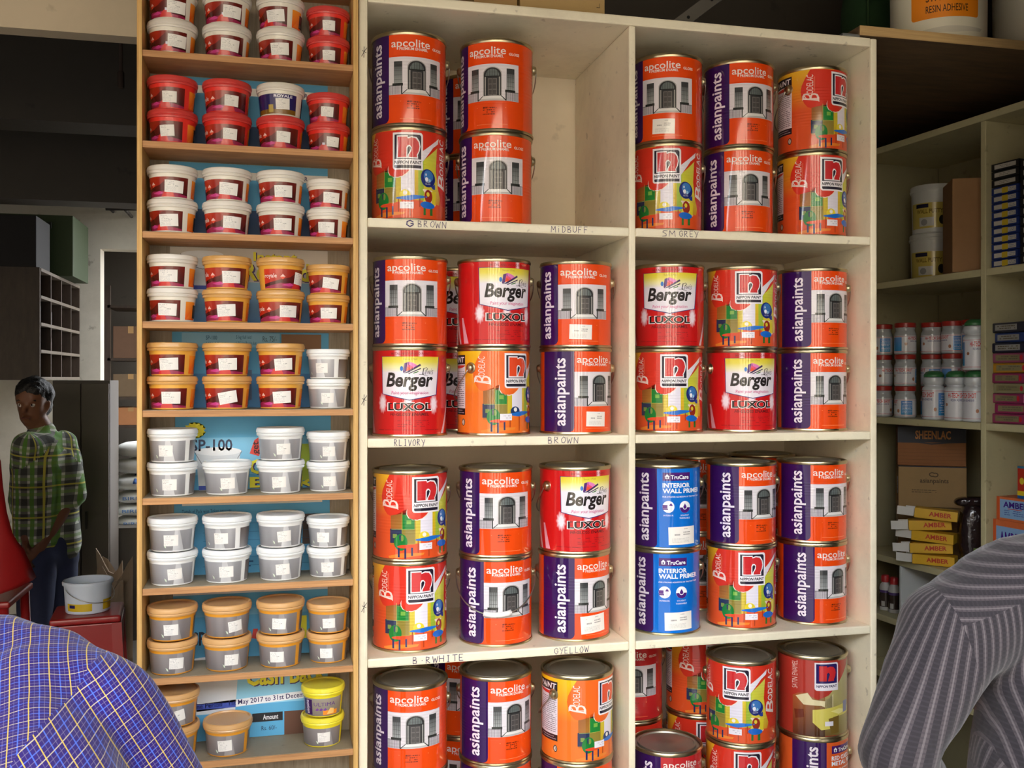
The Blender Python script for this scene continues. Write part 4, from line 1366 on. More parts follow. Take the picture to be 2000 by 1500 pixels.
T('goldsilver', 7, 0, 1, 4, -4, .02); T('goldsilver', 7, 1, 1, 30, 22, .12); T('goldsilver', 7, 2, 1, 0, -4, -.06); T('goldsilver', 7, 3, 1, 8, 2, .02)
T('goldsilver', 8, 0, 0, 10, 6, .1, 341); T('goldsilver', 8, 0, 1, 10, 8, .2, 341); T('goldsilver', 8, 1, 0, 0, -8, .06, 445, .0)
T('yellow', 8, 3, 0, 14, 4, .02, 630, -.004); T('yellow_print', 8, 3, 1, 0, None, 0, 631, -.004)
# ---------------------------------------------------------------- corner shelving beside the cabinet
TH2 = YAW - math.atan(666.0 / F_PX)                 # heading of its front
E1 = Vector((math.sin(TH2), math.cos(TH2), 0))      # along the front, away from the camera
E2 = Vector((E1.y, -E1.x, 0))                       # into the shelves
P0 = att(1920, 738, 2.64)
P0.z = 0
def cs_px(px, py, d=0.0):
    # point seen at a pixel on the plane a depth d behind the shelving's front
    r = ray(px, py)
    n = E2
    t = (P0 + E2 * d).dot(n) / Vector((r.x, r.y, 0)).dot(n)
    return Vector((r.x * t, r.y * t, CAM_Z + r.z * t))
def s_of(p):
    return (Vector((p.x, p.y, 0)) - P0).dot(E1)
RZc = math.atan2(E1.y, E1.x)                        # local x = along, local y = -into (left handed free): use explicit frame
FRM = Matrix(((E1.x, -E2.x, 0, P0.x), (E1.y, -E2.y, 0, P0.y), (0, 0, 1, 0), (0, 0, 0, 1)))   # x along, y out of the shelves
CS_ROT = math.atan2(E1.y, E1.x)
FR = CS_ROT + PI                                    # goods facing out of the shelving
def csl(s, d, z):
    return P0 + E1 * s + E2 * d + Vector((0, 0, z))
S_END = s_of(cs_px(1716, 700)) + 0.115
DEP = 0.34
zs = [cs_px(1920, y).z for y in (222, 525, 826)]
zs.append(zs[2] - (zs[1] - zs[2]) * 1.02)
zs.append(zs[3] - 0.36)
unit = thing('corner_shelving', 'cream painted corner shelving with mixed stock beyond the can cabinet', 'shelves', P0, CS_ROT)
S_NEAR = -0.75
BT = 0.02
def ubox(name, s0, s1, d0, d1, z0, z1, m, parent=None, bev=.003):
    return obj(name, box_me(s0, s1, -d1, -d0, z0, z1, bev), m, parent or unit)
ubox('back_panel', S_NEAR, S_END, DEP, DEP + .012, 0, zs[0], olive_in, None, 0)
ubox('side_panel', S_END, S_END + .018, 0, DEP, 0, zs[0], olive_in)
ubox('divider', -.009, .009, 0, DEP, 0, zs[0] - BT, olive)
ubox('side_panel', S_NEAR - .018, S_NEAR, 0, DEP, 0, zs[0], olive)
ubox('shelf', S_NEAR, S_END, -.002, DEP, zs[0] - BT, zs[0], olive)
for z in zs[1:]:
    for (a0, a1) in ((S_NEAR, -.009), (.009, S_END)):
        ubox('shelf', a0, a1, 0, DEP, z - BT, z, olive)
s_m = s_of(cs_px(1757, 1100))
ubox('partition', s_m - .005, s_m + .005, .002, DEP, zs[4], zs[3] - BT, mat('white_strip', (206, 210, 210), 0.5))

# loft board across the corner
lb = at(1676, 63, YF - .01)
xe = 2.9
loft = thing('loft_board', 'wide dark plywood loft board over the corner shelving', 'board', (0, 0, 0))
zl = ZT + .002
obj('board', box_me(at(1676, 63, YF).x, xe, YF - .005, 3.0, zl, zl + .022, .002), ply_dark, loft)
obj('edge_strip', box_me(at(1676, 63, YF).x, xe, YF - .008, YF - .005, zl, zl + .022, .001), wood_mat('ply_edge_pale', (176, 142, 92), (206, 172, 118), stretch=(1.5, 10, 90), scale=5.0), loft)
obj('bracket', box_me(at(1645, 63, YF).x, at(1679, 63, YF).x, YF - .002, YF + .02, zl - .002, zl + .003, .0006), mat('zinc', (190, 196, 200), .35, .9), loft)

# ---- generic goods
def pail_thing(loc, rz, R, H, label, group, draw=None, body=(226, 222, 210), tap=0.88, cat='bucket', name='plastic_bucket', handle=True, lid=True):
    e = thing(name, label, cat, loc, rz, group)
    R0, R1 = R * tap, R * .97
    mb = mat('pail_%d_%d_%d' % body, body, .4, sub=.1)
    obj('body', lathe_me([(0, .003), (R0 - .006, .003), (R0 - .003, 0), (R0, .003), (R1, H * .93)] + ([] if lid else [(R1, H), (R1 - .003, H), (R1 - .004, H * .9), (R0 - .004, .01), (0, .008)]), 64), mb, e)
    if lid:
        obj('lid', lathe_me([(R1, H * .86), (R + .001, H * .86), (R + .002, H * .9), (R, H * .92), (R, H * .985), (R - .003, H), (R - .012, H), (R - .014, H * .985), (0, H * .985)], 64), mb, e)
    else:
        obj('rim', lathe_me([(R1, H * .88), (R + .003, H * .88), (R + .004, H * .96), (R + .001, H), (R1 - .002, H)], 64), mb, e)
    if draw:
        a = Art()
        draw(a, (R0 + R1) / 2, H)
        obj('label_print', a.wrap(R0, R1, H * .93, step=.006), ink_gloss, e)
    if handle:
        pts = [(-(R + .006) * math.cos(PI * k / 24), -(R + .006) * math.sin(PI * k / 24), H * .8 - H * .45 * math.sin(PI * k / 24) ** .8) for k in range(25)]
        obj('handle', tube_me(pts, .0015, 6), wire_m, e, None, (0, 0, .6))
    return e
def face_cam(p):
    return math.atan2(-p.x, p.y)

# adhesive buckets on the loft
def d_resin(a, R, H):
    d = lambda g: math.radians(g) * R
    a.rect(d(-32), d(52), H * .22, H * .75, (240, 140, 30), 0, .008)
    a.text('SYNTHETIC', d(-14), d(36), H * .37, H * .44, (70, 50, 30), 1, .01)
    a.text('RESIN ADHESIVE', d(-14), d(36), H * .27, H * .335, (70, 50, 30), 1, .01)
    a.poly([(d(-40), H * .10), (d(20), H * .08), (d(56), H * .10), (d(60), H * .13), (d(10), H * .14), (d(-30), H * .12)], (214, 206, 186), 0)
p = at(1832, 60, YF + .14)
pail_thing((p.x, p.y, zl + .0225), face_cam(p), .118, .27, 'white adhesive bucket with orange label above cabinet corner', 'adhesive buckets on the loft', d_resin, (228, 220, 196), .95, handle=False)
p = at(2032, 60, YF + .16)
pail_thing((p.x, p.y, zl + .0225), face_cam(p) + .25, .118, .27, 'white adhesive bucket cut by photo edge on loft board', 'adhesive buckets on the loft', d_resin, (228, 220, 196), .95, handle=False)
# sack, strut, cartons on top of the cabinet
def carton(name, label, loc, rz, L, D, H, rgb, draw=None, group=None, bev=.002, tape=True, side=None):
    e = thing(name, label, 'box', loc, rz, group)
    m = mat('card_%d_%d_%d' % rgb, rgb, .75, noise=.12, scale=25)
    obj('body', box_me(-L / 2, L / 2, -D / 2, D / 2, 0, H, bev), m, e)
    if tape:
        obj('tape', box_me(-.02, .02, -D / 2 - .0006, D / 2 + .0006, H * .78, H + .0006), mat('parcel_tape', (166, 128, 80), .3), e)
    if draw:
        a = Art()
        draw(a, L, H)
        obj('print', a.flat(), ink_mat, e, (-L / 2, -D / 2, 0))
    if side:
        a = Art()
        side(a, D, H)
        obj('print', a.flat(), ink_mat, e, (-L / 2, D / 2, 0), (0, 0, -PI / 2))
    return e
zt_ = ZT + .0006
x0, x1 = at(925, 10, YF + .06).x, at(1010, 10, YF + .06).x
carton('carton', 'plain brown carton lying on the cabinet top', ((x0 + x1) / 2, YF + .15, zt_), .01, x1 - x0, .18, .12, (164, 132, 84))
x0, x1 = at(1014, 10, YF + .06).x, at(1183, 10, YF + .06).x
def d_corner(a, L, H):
    a.poly([(L * .9, H * .28), (L * .94, H * .28), (L * .94, H * .36), (L * .935, H * .36), (L * .935, H * .29), (L * .9, H * .29)], (70, 56, 36))
carton('carton', 'wide tan carton with pen marks on the cabinet top', ((x0 + x1) / 2, YF + .15, zt_), 0, x1 - x0 - .004, .18, .12, (176, 146, 94), d_corner, None, .002, False)
p = at(790, 6, YF + .075)
e = thing('black_tin', 'small black tin at the front of the cabinet top', 'tin', (p.x, p.y, zt_))
obj('body', lathe_me([(0, 0), (.034, 0), (.036, .003), (.036, .085), (.034, .088), (0, .088)], 32), mat('black_gloss', (24, 24, 28), .25), e)
obj('cap', lathe_me([(.03, .088), (.03, .098), (.026, .101), (0, .101)], 32), mat('black_gloss', (24, 24, 28), .25), e)
strut = thing('steel_angle', 'grey slotted steel angle leaning above the cabinet', 'steel angle', (at(1262, 30, 2.25).x, 2.25, zt_))
me = box_me(-.016, .016, -.002, .002, -.02, .55)
so = obj('flange', me, mat('angle_steel', (120, 116, 108), .5, .7), strut, (0, 0, .02), (0, math.radians(52), 0))
obj('flange', box_me(.012, .016, -.03, .002, -.02, .55), mat('angle_steel', (120, 116, 108), .5, .7), strut, (0, 0, .02), (0, math.radians(52), 0))
for k in range(6):
    obj('slot', lathe_me([(0, 0), (.004, 0), (.004, .001), (0, .001)], 12), mat('slot_dark', (20, 20, 20), .9), so, (0, -.003, .06 + .08 * k), (PI / 2, 0, 0))
# dark green sack on the loft
def lumpy(name, me_pts, m, parent, seed, amp=.02, sc_=6.0):
    from mathutils import noise
    for v in me_pts.vertices:
        d = noise.noise(v.co * sc_ + Vector((seed, 0, 0)))
        v.co += v.co.normalized() * d * amp
    return obj(name, me_pts, m, parent)
def sack_me(L, W, H, seed, pw=0.35, nu=40, nv=20, amp=.006):
    from mathutils import noise
    bm = bmesh.new()
    rows = []
    for j in range(nv + 1):
        v = -PI / 2 + PI * j / nv
        row = []
        for i in range(nu):
            u = 2 * PI * i / nu
            sg = lambda c, e_: math.copysign(abs(c) ** e_, c)
            x = L / 2 * sg(math.cos(v), pw * .7) * sg(math.cos(u), pw)
            y = W / 2 * sg(math.cos(v), pw * .7) * sg(math.sin(u), pw)
            z = H / 2 * sg(math.sin(v), .8)
            k = 1 - .25 * abs(x / (L / 2)) ** 4
            p = Vector((x, y, z * k))
            p += Vector((0, 0, 1)) * noise.noise(p * 14 + Vector((seed, 0, 0))) * amp
            p.z = max(p.z, -H / 2)
            row.append(bm.verts.new(p + Vector((0, 0, H / 2))))
        rows.append(row)
    for a_, b_ in zip(rows, rows[1:]):
        for i in range(nu):
            bm.faces.new((a_[i], a_[(i + 1) % nu], b_[(i + 1) % nu], b_[i]))
    bm.faces.new(rows[0][::-1]); bm.faces.new(rows[-1])
    bmesh.ops.remove_doubles(bm, verts=bm.verts[:], dist=1e-5)
    bmesh.ops.recalc_face_normals(bm, faces=bm.faces[:])
    return bm_mesh(bm, 'sack', True)
p = at(1716, 50, 2.42)
g = thing('green_sack', 'dark green sack standing behind the white adhesive buckets', 'sack', (p.x, p.y, zl + .0225))
obj('cloth', sack_me(.20, .14, .34, 3, .6), mat('green_cloth', (22, 52, 18), .9, noise=.3, scale=40), g)
obj('seam', tube_me([(-.09, -.075, .02), (-.085, -.078, .15), (-.08, -.07, .3)], .003, 6), mat('green_seam', (40, 66, 30), .9), g)

# ---- upper far compartment: putty buckets, leaning carton
def d_putty(a, R, H):
    d = lambda g_: math.radians(g_) * R
    a.rect(d(-70), d(80), H * .10, H * .62, (206, 184, 92), 0)
    a.rect(d(-50), d(-14), H * .52, H * .60, (40, 36, 60), 1)
    a.text('WALL PUTTY', d(-48), d(24), H * .40, H * .49, (120, 100, 40), 1, .02)
    a.rect(d(-40), d(0), H * .14, H * .32, (206, 204, 196), 1)
    a.ell(d(-26), H * .22, .010, .010, (150, 150, 146), 2)
    a.ell(d(22), H * .26, .010, .014, (50, 46, 40), 1)
for k, (pxx, lab) in enumerate(((1822, 'lower yellow banded putty bucket on corner shelf'), (1824, 'upper yellow banded putty bucket under the loft board'))):
    q = cs_px(pxx, 525, .17)
    pail_thing((q.x, q.y, zs[1] + .0004 + k * .150), face_cam(q), .068, .1495, lab, 'putty buckets', d_putty, (206, 206, 200), .92, handle=False)
q = cs_px(1878, 520, .055)
def d_hand(a, L, H):
    a.text('Mig sales', L * .12, L * .9, H * .38, H * .5, (120, 60, 36), 1, 0, .2)
carton('carton', 'brown carton standing in front of the putty buckets', (q.x, q.y, zs[1] + .0006), CS_ROT - PI / 2 + 1.00, .135, .075, .262, (156, 116, 76), d_hand, None, .002, False)

# ---- upper near compartment: little boxes in two stacks
def small_box(s, d, z, L, D, H, rgb, label, group, kind, rz=0.0):
    e = thing('blade_box', label, 'box', csl(s, d, z), FR + rz, group)
    obj('carton', box_me(-D / 2, D / 2, -L / 2, L / 2, 0, H, .001), mat('bx_%d_%d_%d' % rgb, rgb, .5), e)
    a = Art()
    if kind == 'white':
        a.rect(D * .12, D * .90, H * .25, H * .80, (190, 184, 170), 0)
        a.smudge(D * .3, D * .7, H * .35, H * .7, 2, (120, 114, 104), 1, int(z * 1000), .8, .4)
    else:
        a.rect(D * .10, D * .92, H * .22, H * .80, (196, 190, 178), 0)
        a.rect(D * .40, D * .62, H * .12, H * .88, (206, 176, 40), 1)
        a.smudge(D * .68, D * .9, H * .3, H * .7, 2, (90, 110, 150), 1, int(z * 1000), .8, .4)
    obj('label_print', a.flat(), ink_mat, e, (-D / 2, -L / 2, 0))
    return e
NTH = ['first', 'second', 'third', 'fourth', 'fifth', 'sixth', 'seventh', 'eighth', 'ninth', 'tenth', 'eleventh', 'twelfth', 'thirteenth']
hb = (cs_px(1935, 318, .0).z - zs[1]) / 13.2
# the stacks stand against the divider, ends towards the customer
sA = -.012 - .046
for k in range(13):
    kind = 'blue' if k < 10 else 'white'
    small_box(sA, .04, zs[1] + .0005 + k * (hb + .0002), .05, .088, hb - .001, (28, 48, 110) if k < 10 else (30, 28, 28),
              f'{"blue" if k < 10 else "black"} blade box in stack beside divider, {NTH[k]} from bottom', 'blade boxes stacked by the divider', kind, random.uniform(-.03, .03))
for k in range(11):
    small_box(sA - .094, .04, zs[1] + .0005 + k * (hb * 1.16 + .0002), .05, .088, hb * 1.16 - .001, (30, 28, 28),
              f'black blade box in stack at photo edge, {NTH[k]} from bottom', 'blade boxes at the photo edge', 'white', random.uniform(-.03, .03))

# ---- middle far compartment: adhesive jars and bottles
JR, JH = .032, .098
JAR = lathe_me([(0, 0), (JR - .002, 0), (JR, .002), (JR, JH * .60), (JR - .001, JH * .66), (JR - .004, JH * .72), (JR - .0045, JH * .76), (JR - .003, JH * .82), (JR - .003, JH * .84), (0, JH * .84)], 40)
JCAP = lathe_me([(JR - .003, JH * .83), (JR - .001, JH * .84), (JR - .001, JH * .97), (JR - .003, JH * .985), (0, JH * .985)], 40)
BTL = lathe_me([(0, 0), (JR - .002, 0), (JR, .002), (JR, .088), (JR - .001, .093), (JR - .006, .098), (JR - .0065, .101), (JR - .002, .106), (JR - .001, .113), (JR - .003, .122), (JR - .006, .124), (0, .124)], 40)
BCAP = lathe_me([(JR - .004, .1245), (JR - .004, .131), (JR - .010, .139), (JR - .018, .142), (0, .1425)], 40)
def jar_art(h0, h1, seed, side):
    a = Art()
    d = lambda g_: math.radians(g_) * JR
    a.rect(d(-170), d(170), h0, h1, (222, 220, 222), 0)
    a.rect(d(-170), d(170), h1 - .003, h1 - .002, (180, 40, 40), 1)
    a.rect(d(-170), d(170), h0 + .002, h0 + .003, (180, 40, 40), 1)
    H = h1 - h0
    o = d(side)
    a.text('HI-TECH SHOT', o + d(-48), o + d(48), h0 + H * .74, h0 + H * .92, (206, 52, 44), 1, .02)
    a.text('RESIN ADHESIVE', o + d(-34), o + d(40), h0 + H * .62, h0 + H * .70, (60, 50, 120), 1, .01)
    a.rect(o + d(70), o + d(130), h0 + H * .08, h0 + H * .9, ((60, 150, 206), (110, 150, 210)), 1)
    a.smudge(o + d(76), o + d(126), h0 + H * .14, h0 + H * .84, 8, (226, 232, 240), 2, seed, .9, .35)
    a.ell(o + d(54), h0 + H * .3, .004, .0055, (176, 120, 90), 1)
    a.ell(o + d(-58), h0 + H * .5, .004, .0045, (176, 120, 90), 1)
    a.rect(o + d(-140), o + d(-80), h0 + H * .08, h0 + H * .9, ((60, 150, 206), (110, 150, 210)), 1)
    return a.wrap(JR, JR, .1, step=.003)
JP = [jar_art(.006, JH * .58, 1, sd) for sd in (0, 60, -80)]
BP = [jar_art(.006, .086, 2, sd) for sd in (-40, 10)]
grey_pl = mat('bottle_grey', (206, 208, 208), .3, coat=.3, sub=.1)
for me_ in JP + BP:
    me_.materials.append(ink_gloss)
JAR.materials.append(mat('jar_clear', (176, 178, 178), .2, coat=.5)); JCAP.materials.append(mat('cap_red', (166, 44, 36), .35))
BTL.materials.append(grey_pl); BCAP.materials.append(mat('cap_green', (52, 110, 62), .4))
def jar(q, z, i, label, bottle=False):
    e = thing('adhesive_bottle' if bottle else 'adhesive_jar', label, 'bottle' if bottle else 'jar', (q.x, q.y, z), face_cam(q) + random.uniform(-.3, .3), 'adhesive bottles' if bottle else 'adhesive jars')
    obj('body', BTL if bottle else JAR, None, e)
    obj('cap', BCAP if bottle else JCAP, None, e)
    obj('label_print', (BP[i % 2] if bottle else JP[i % 3]), None, e)
zj = zs[2] + .0004
cols = (1723, 1768, 1820, 1861, 1901)
for r in range(3):
    for c_ in range(5):
        q = cs_px(cols[c_], 810, .05 if c_ < 2 else .114)
        jar(q, zj + r * (JH * .985 + .0004), c_ * 2 + r, f'red capped adhesive jar, {["bottom","middle","top"][r]} row, {NTH[c_]} from the cabinet edge')
for c_, pxx in enumerate((1824, 1868, 1905)):
    q = cs_px(pxx, 808, .038)
    jar(q, zj, c_, f'green capped grey bottle, {["first","second","third"][c_]} in front of the jars', True)
q = cs_px(1905, 808, .038)
jar(q, zj + .1432, 1, 'green capped grey bottle standing on another bottle', True)

# ---- middle near compartment: flat packets
def packet(k, z, rgb, lab, hgt=.017, rgb2=(176, 166, 120)):
    rd = random.Random(k)
    e = thing('brush_packet', lab, 'packet', csl(-.078 + rd.uniform(-.005, .005), .07 + rd.uniform(-.006, .004), z), FR + rd.uniform(-.12, .12), 'packets stacked in the corner shelving')
    obj('pack', box_me(-.058, .058, -.058, .058, 0, hgt, .004, 3), mat('pk_%d_%d_%d' % rgb, rgb, .3), e)
    a = Art()
    a.rect(.012, .09, hgt * .22, hgt * .8, rgb2, 0)
    a.smudge(.02, .084, hgt * .3, hgt * .74, 2, (110, 100, 80), 1, k, .8, .5)
    if k < 7:
        a.ell(.096, hgt * .5, .005, hgt * .28, (200, 50, 60), 1)
    obj('label_print', a.flat(), ink_gloss, e, (-.058, -.058, 0))
pk = [((150, 48, 90), 'pink edged packet at the bottom of the stack'), ((146, 46, 86), 'pink edged packet second from the stack bottom'), ((152, 52, 94), 'pink edged packet third from the stack bottom'),
      ((150, 142, 104), 'khaki packet in the middle of the stack'), ((150, 48, 90), 'pink edged packet above the khaki packet'), ((176, 128, 36), 'amber yellow packet in the stack'),
      ((146, 70, 98), 'pink edged packet above the amber packet'), ((40, 40, 56), 'dark packet third from the stack top'), ((44, 60, 110), 'blue edged packet second from the stack top'), ((52, 50, 56), 'dark packet on top of the stack')]
hp = (cs_px(1950, 630, .0).z - zs[2]) / len(pk)
for k, (c_, lab) in enumerate(pk):
    packet(k, zs[2] + .0005 + k * hp, c_, lab, hp - .0006, (156, 152, 142) if k > 6 else (140, 130, 90))

# ---- lower far compartment: cartons, bag, torn yellow boxes
q0 = cs_px(1755, 1060, .03)
def d_sheen(a, L, H):
    a.rect(0, L, H * .60, H, (44, 46, 54), 0)
    a.text('SHEENLAC', L * .26, L * .78, H * .68, H * .90, (196, 130, 70), 1, .03)
    a.line([(0, H * .6), (L * .3, H * .6), (L * .5, H * .56), (L * .75, H * .6), (L, H * .62)], .004, (52, 52, 60), 1)
    for k in range(5):
        a.rect(0, L, H * (.06 + .09 * k), H * (.066 + .09 * k), (110, 66, 36), 0)
def d_asian(a, L, H):
    a.text('asianpaints', L * .32, L * .74, H * .56, H * .70, (84, 66, 40), 1, .02)
    a.ell(L * .50, H * .80, .009, .007, (84, 66, 40), 1)
    a.ell(L * .50, H * .80, .006, .004, (168, 134, 88), 2)
    a.ell(L * .545, H * .79, .009, .007, (84, 66, 40), 1)
    a.ell(L * .545, H * .79, .006, .004, (168, 134, 88), 2)
    a.smudge(L * .2, L * .56, H * .34, H * .44, 2, (100, 80, 52), 1, 3, .9, .4)
    a.rect(0, L, H * .975, H, (40, 34, 50), 1)
def s_tag(a, L, H):
    a.rect(L * .62, L * .9, H * .3, H * .72, (206, 206, 212), 1)
    a.smudge(L * .65, L * .86, H * .36, H * .68, 4, (110, 100, 150), 2, 5, .9, .4)
bw, bd = .192, .11
Hs = [(cs_px(1800, 985, .06).z - zs[3]), 0, 0]
zc_ = [zs[3] + .0006, cs_px(1756, 988, .04).z, cs_px(1756, 908, .04).z, cs_px(1756, 832, .04).z]
rot_c = face_cam(q0) + .05
dirx = Vector((math.cos(rot_c), math.sin(rot_c), 0)); diry = Vector((-math.sin(rot_c), math.cos(rot_c), 0))
cc = Vector((q0.x, q0.y, 0)) + dirx * (bw / 2 - .002) + diry * (bd / 2)
for k, (lab, rgb, dr) in enumerate((('brown carton at the bottom of the three carton stack', (146, 116, 76), None), ('tan carton with dark lettering in the carton stack', (166, 134, 88), d_asian),
                                    ('dark banded carton with orange lettering atop the stack', (150, 96, 54), d_sheen))):
    carton('carton', lab, (cc.x, cc.y, zc_[k] + .0008), rot_c + (0.0, .02, -.01)[k], bw, bd, zc_[k + 1] - zc_[k] - .0012, rgb, dr, 'cartons in the corner shelving', .002, False, s_tag if k < 2 else None)
q = cs_px(1909, 1070, .115)
bag = thing('black_bag', 'dark glossy plastic bag slumped beside the cartons', 'bag', (q.x, q.y, zs[3] + .0008), face_cam(q) + .2)
bag_m = mat('black_polythene', (40, 27, 30), .22, coat=.6, bump=1.0, bscale=22)
obj('sheet', sack_me(.105, .08, .19, 9, .7, amp=.014), bag_m, bag)
obj('fold', sack_me(.11, .05, .03, 4, .6, amp=.008), bag_m, bag, (-.008, -.012, .178), (.1, -.12, 0))
def d_amber(a, L, H):
    a.text('AMBER', L * .34, L * .86, H * .30, H * .76, (196, 60, 30), 1, .03)
for k, (pxx, pyy, rz, lab, tl) in enumerate(((1838, 1080, .15, 'yellow box lying lowest in the torn pile', .0), (1832, 1060, .30, 'yellow box with red lettering above the lowest one', .05), (1836, 1036, .12, 'yellow box with open white flap in the pile', .04),
                                     (1828, 1012, .42, 'crushed yellow box near the top of the pile', .06), (1846, 990, .30, 'orange yellow box on top of the torn pile', .08))):
    q = cs_px(pxx - (18 if k == 4 else 12), pyy, .034)
    e = thing('torn_box', lab, 'box', (q.x, q.y, zs[3] + .002 + k * .0335), face_cam(q) - .35 + rz, 'torn yellow boxes')
    e.rotation_euler[1] = (0, -.05, .04, -.06, .07)[k]
    m = mat('yellow_card', (222, 172, 30), .5, noise=.1, scale=30)
    obj('sleeve', box_me(-.058, .058, -.024, .024, 0, .029, .0015), m, e)
    obj('flap', box_me(-.105, -.058, -.022, -.020, .002, .027, .0005), mat('white_card', (222, 218, 210), .6), e, (0, 0, 0), (0, 0, -.12))
    obj('flap', box_me(-.085, -.058, .018, .020, .002, .027, .0005), mat('white_card', (222, 218, 210), .6), e)
    a = Art()
    d_amber(a, .116, .029)
    obj('print', a.flat(), ink_mat, e, (-.058, -.024, 0))
# ---- lower near compartment: pigment boxes
def d_amb2(a, L, H):
    a.rect(L * .06, L * .96, H * .10, H * .90, (140, 176, 214), 0)
    a.rect(0, L * .05, 0, H, (214, 96, 50), 1)
    a.text('AMBER', L * .12, L * .56, H * .56, H * .82, (70, 40, 130), 2, .03)
    a.smudge(L * .14, L * .5, H * .22, H * .48, 3, (90, 110, 170), 2, 4, .8, .4)
    a.poly([(L * .62, H * .3), (L * .78, H * .18), (L * .98, H * .30), (L * .82, H * .44)], (40, 60, 140), 2)
    a.poly([(L * .70, H * .4), (L * .98, H * .5), (L * .98, H * .7), (L * .74, H * .6)], (226, 190, 60), 3)
    a.rect(L * .2, L * .45, H * .50, H * .53, (210, 70, 50), 3)
z_a = zs[3] + .0006
h1 = cs_px(1950, 1012, .03).z - zs[3]
h1 = max(.04, h1 - .001)
h2 = .062
for k, (pxx, lab, zz, hh, rz) in enumerate(((1935, 'lower orange and blue box below the red box', z_a, h1, .0), (1943, 'upper orange and blue box carrying the red box', z_a + h1 + .0006, h2, .05))):
    q = csl((-.108, -.122)[k], .05, zz)
    e = thing('pigment_box', lab, 'box', q, FR + rz, 'orange and blue boxes')
    obj('carton', box_me(-.088, .088, -.035, .035, 0, hh, .001), mat('orange_card', (214, 110, 60), .5, noise=.2, scale=40), e)
    a = Art()
    d_amb2(a, .176, hh)
    obj('print', a.flat(), ink_gloss, e, (-.088, -.035, 0))
q = csl(-.15, .05, z_a + h1 + h2 + .0012)
e = thing('red_box', 'small red box with yellow and blue bands on blue boxes', 'box', q, FR)
obj('carton', box_me(-.055, .055, -.03, .03, 0, .085, .001), mat('red_card', (190, 52, 34), .45), e)
a = Art()
a.rect(0, .11, 0, .008, (40, 90, 150), 0); a.rect(0, .11, .008, .02, (230, 200, 40), 0); a.rect(0, .11, .079, .085, (60, 120, 150), 0)
a.ell(.014, .046, .007, .009, (230, 206, 60), 1); a.rect(.03, .08, .036, .058, (236, 200, 50), 1)
obj('print', a.flat(), ink_gloss, e, (-.055, -.03, 0))
q = cs_px(1911, 1060, .03)
e = thing('green_card_box', 'thin black and green box between bag and divider', 'box', (q.x, q.y, zs[3] + .0006), face_cam(q))
obj('carton', box_me(-.012, .012, -.012, .012, 0, .075, .001), mat('lime_card', (120, 150, 50), .5), e)
a = Art(); a.rect(.003, .021, .005, .07, (30, 30, 30), 0); a.ell(.012, .05, .006, .008, (190, 60, 50), 1); a.ell(.012, .03, .007, .009, (150, 150, 150), 1)
obj('print', a.flat(), ink_gloss, e, (-.012, -.012, 0))
# ---- lowest compartment: red capped bottles, board
BOT2 = lathe_me([(0, 0), (.016, 0), (.0175, .002), (.0175, .070), (.016, .078), (.010, .086), (.0095, .09), (0, .09)], 28)
CAP2 = lathe_me([(.0105, .088), (.0125, .089), (.0125, .106), (.010, .110), (0, .110)], 24)
BOT2.materials.append(mat('white_plastic', (186, 182, 178), .4)); CAP2.materials.append(mat('cap_scarlet', (176, 36, 40), .4))
zb = cs_px(1737, 1192, .06).z
for k, pxx in enumerate((1729, 1746)):
    q = cs_px(pxx, 1192, .055)
    e = thing('stainer_bottle', f'{"first" if k == 0 else "second"} small red capped bottle with dark label from the cabinet', 'bottle', (q.x, q.y, zb), face_cam(q), 'red capped stainer bottles')
    obj('body', BOT2, None, e); obj('cap', CAP2, None, e)
    a = Art()
    dd = lambda g_: math.radians(g_) * .0175
    a.rect(dd(-100), dd(100), .012, .064, (58, 46, 40), 0); a.rect(dd(-100), dd(100), .056, .064, (80, 60, 110), 1); a.rect(dd(-40), dd(-4), .014, .03, (190, 186, 180), 1)
    obj('label_print', a.wrap(.0175, .0175, .1, step=.003), ink_gloss, e)
ubox('shelf', .009, S_END, 0, DEP, zb - .02, zb - .0003, olive)
q = cs_px(1842, 1190, .06)
e = carton('carton', 'brown carton under the yellow boxes behind grey shirt', (q.x + .02, q.y + .03, zb + .0006), face_cam(q), .10, .06, .10, (140, 98, 62), None, None, .002, True)
# ---------------------------------------------------------------- the dim back room
beam_m = dimmed_wall
struct('beam_inner', box_me(-4.05, XL + .03, 4.2, 4.4, at(130, 238, 4.2).z, 3.1), dimmed_wall)
struct('beam_rear', box_me(-4.05, XL + .03, 5.8, 6.0, at(130, 392, 5.8).z, 3.1), dimmed_wall)
YW = 7.2
xd = at(196, 700, YW).x
struct('wall_far', box_me(-4.05, xd, YW, YW + .15, 0, 3.1), dark_wall)
zdoor = at(240, 487, YW).z
struct('lintel_far', box_me(xd, XL + .18, YW, YW + .15, zdoor, 3.1), dark_wall)
struct('wall_end', box_me(-4.05, 1.0, 8.6, 8.75, 0, 3.1), dimmed_wall)
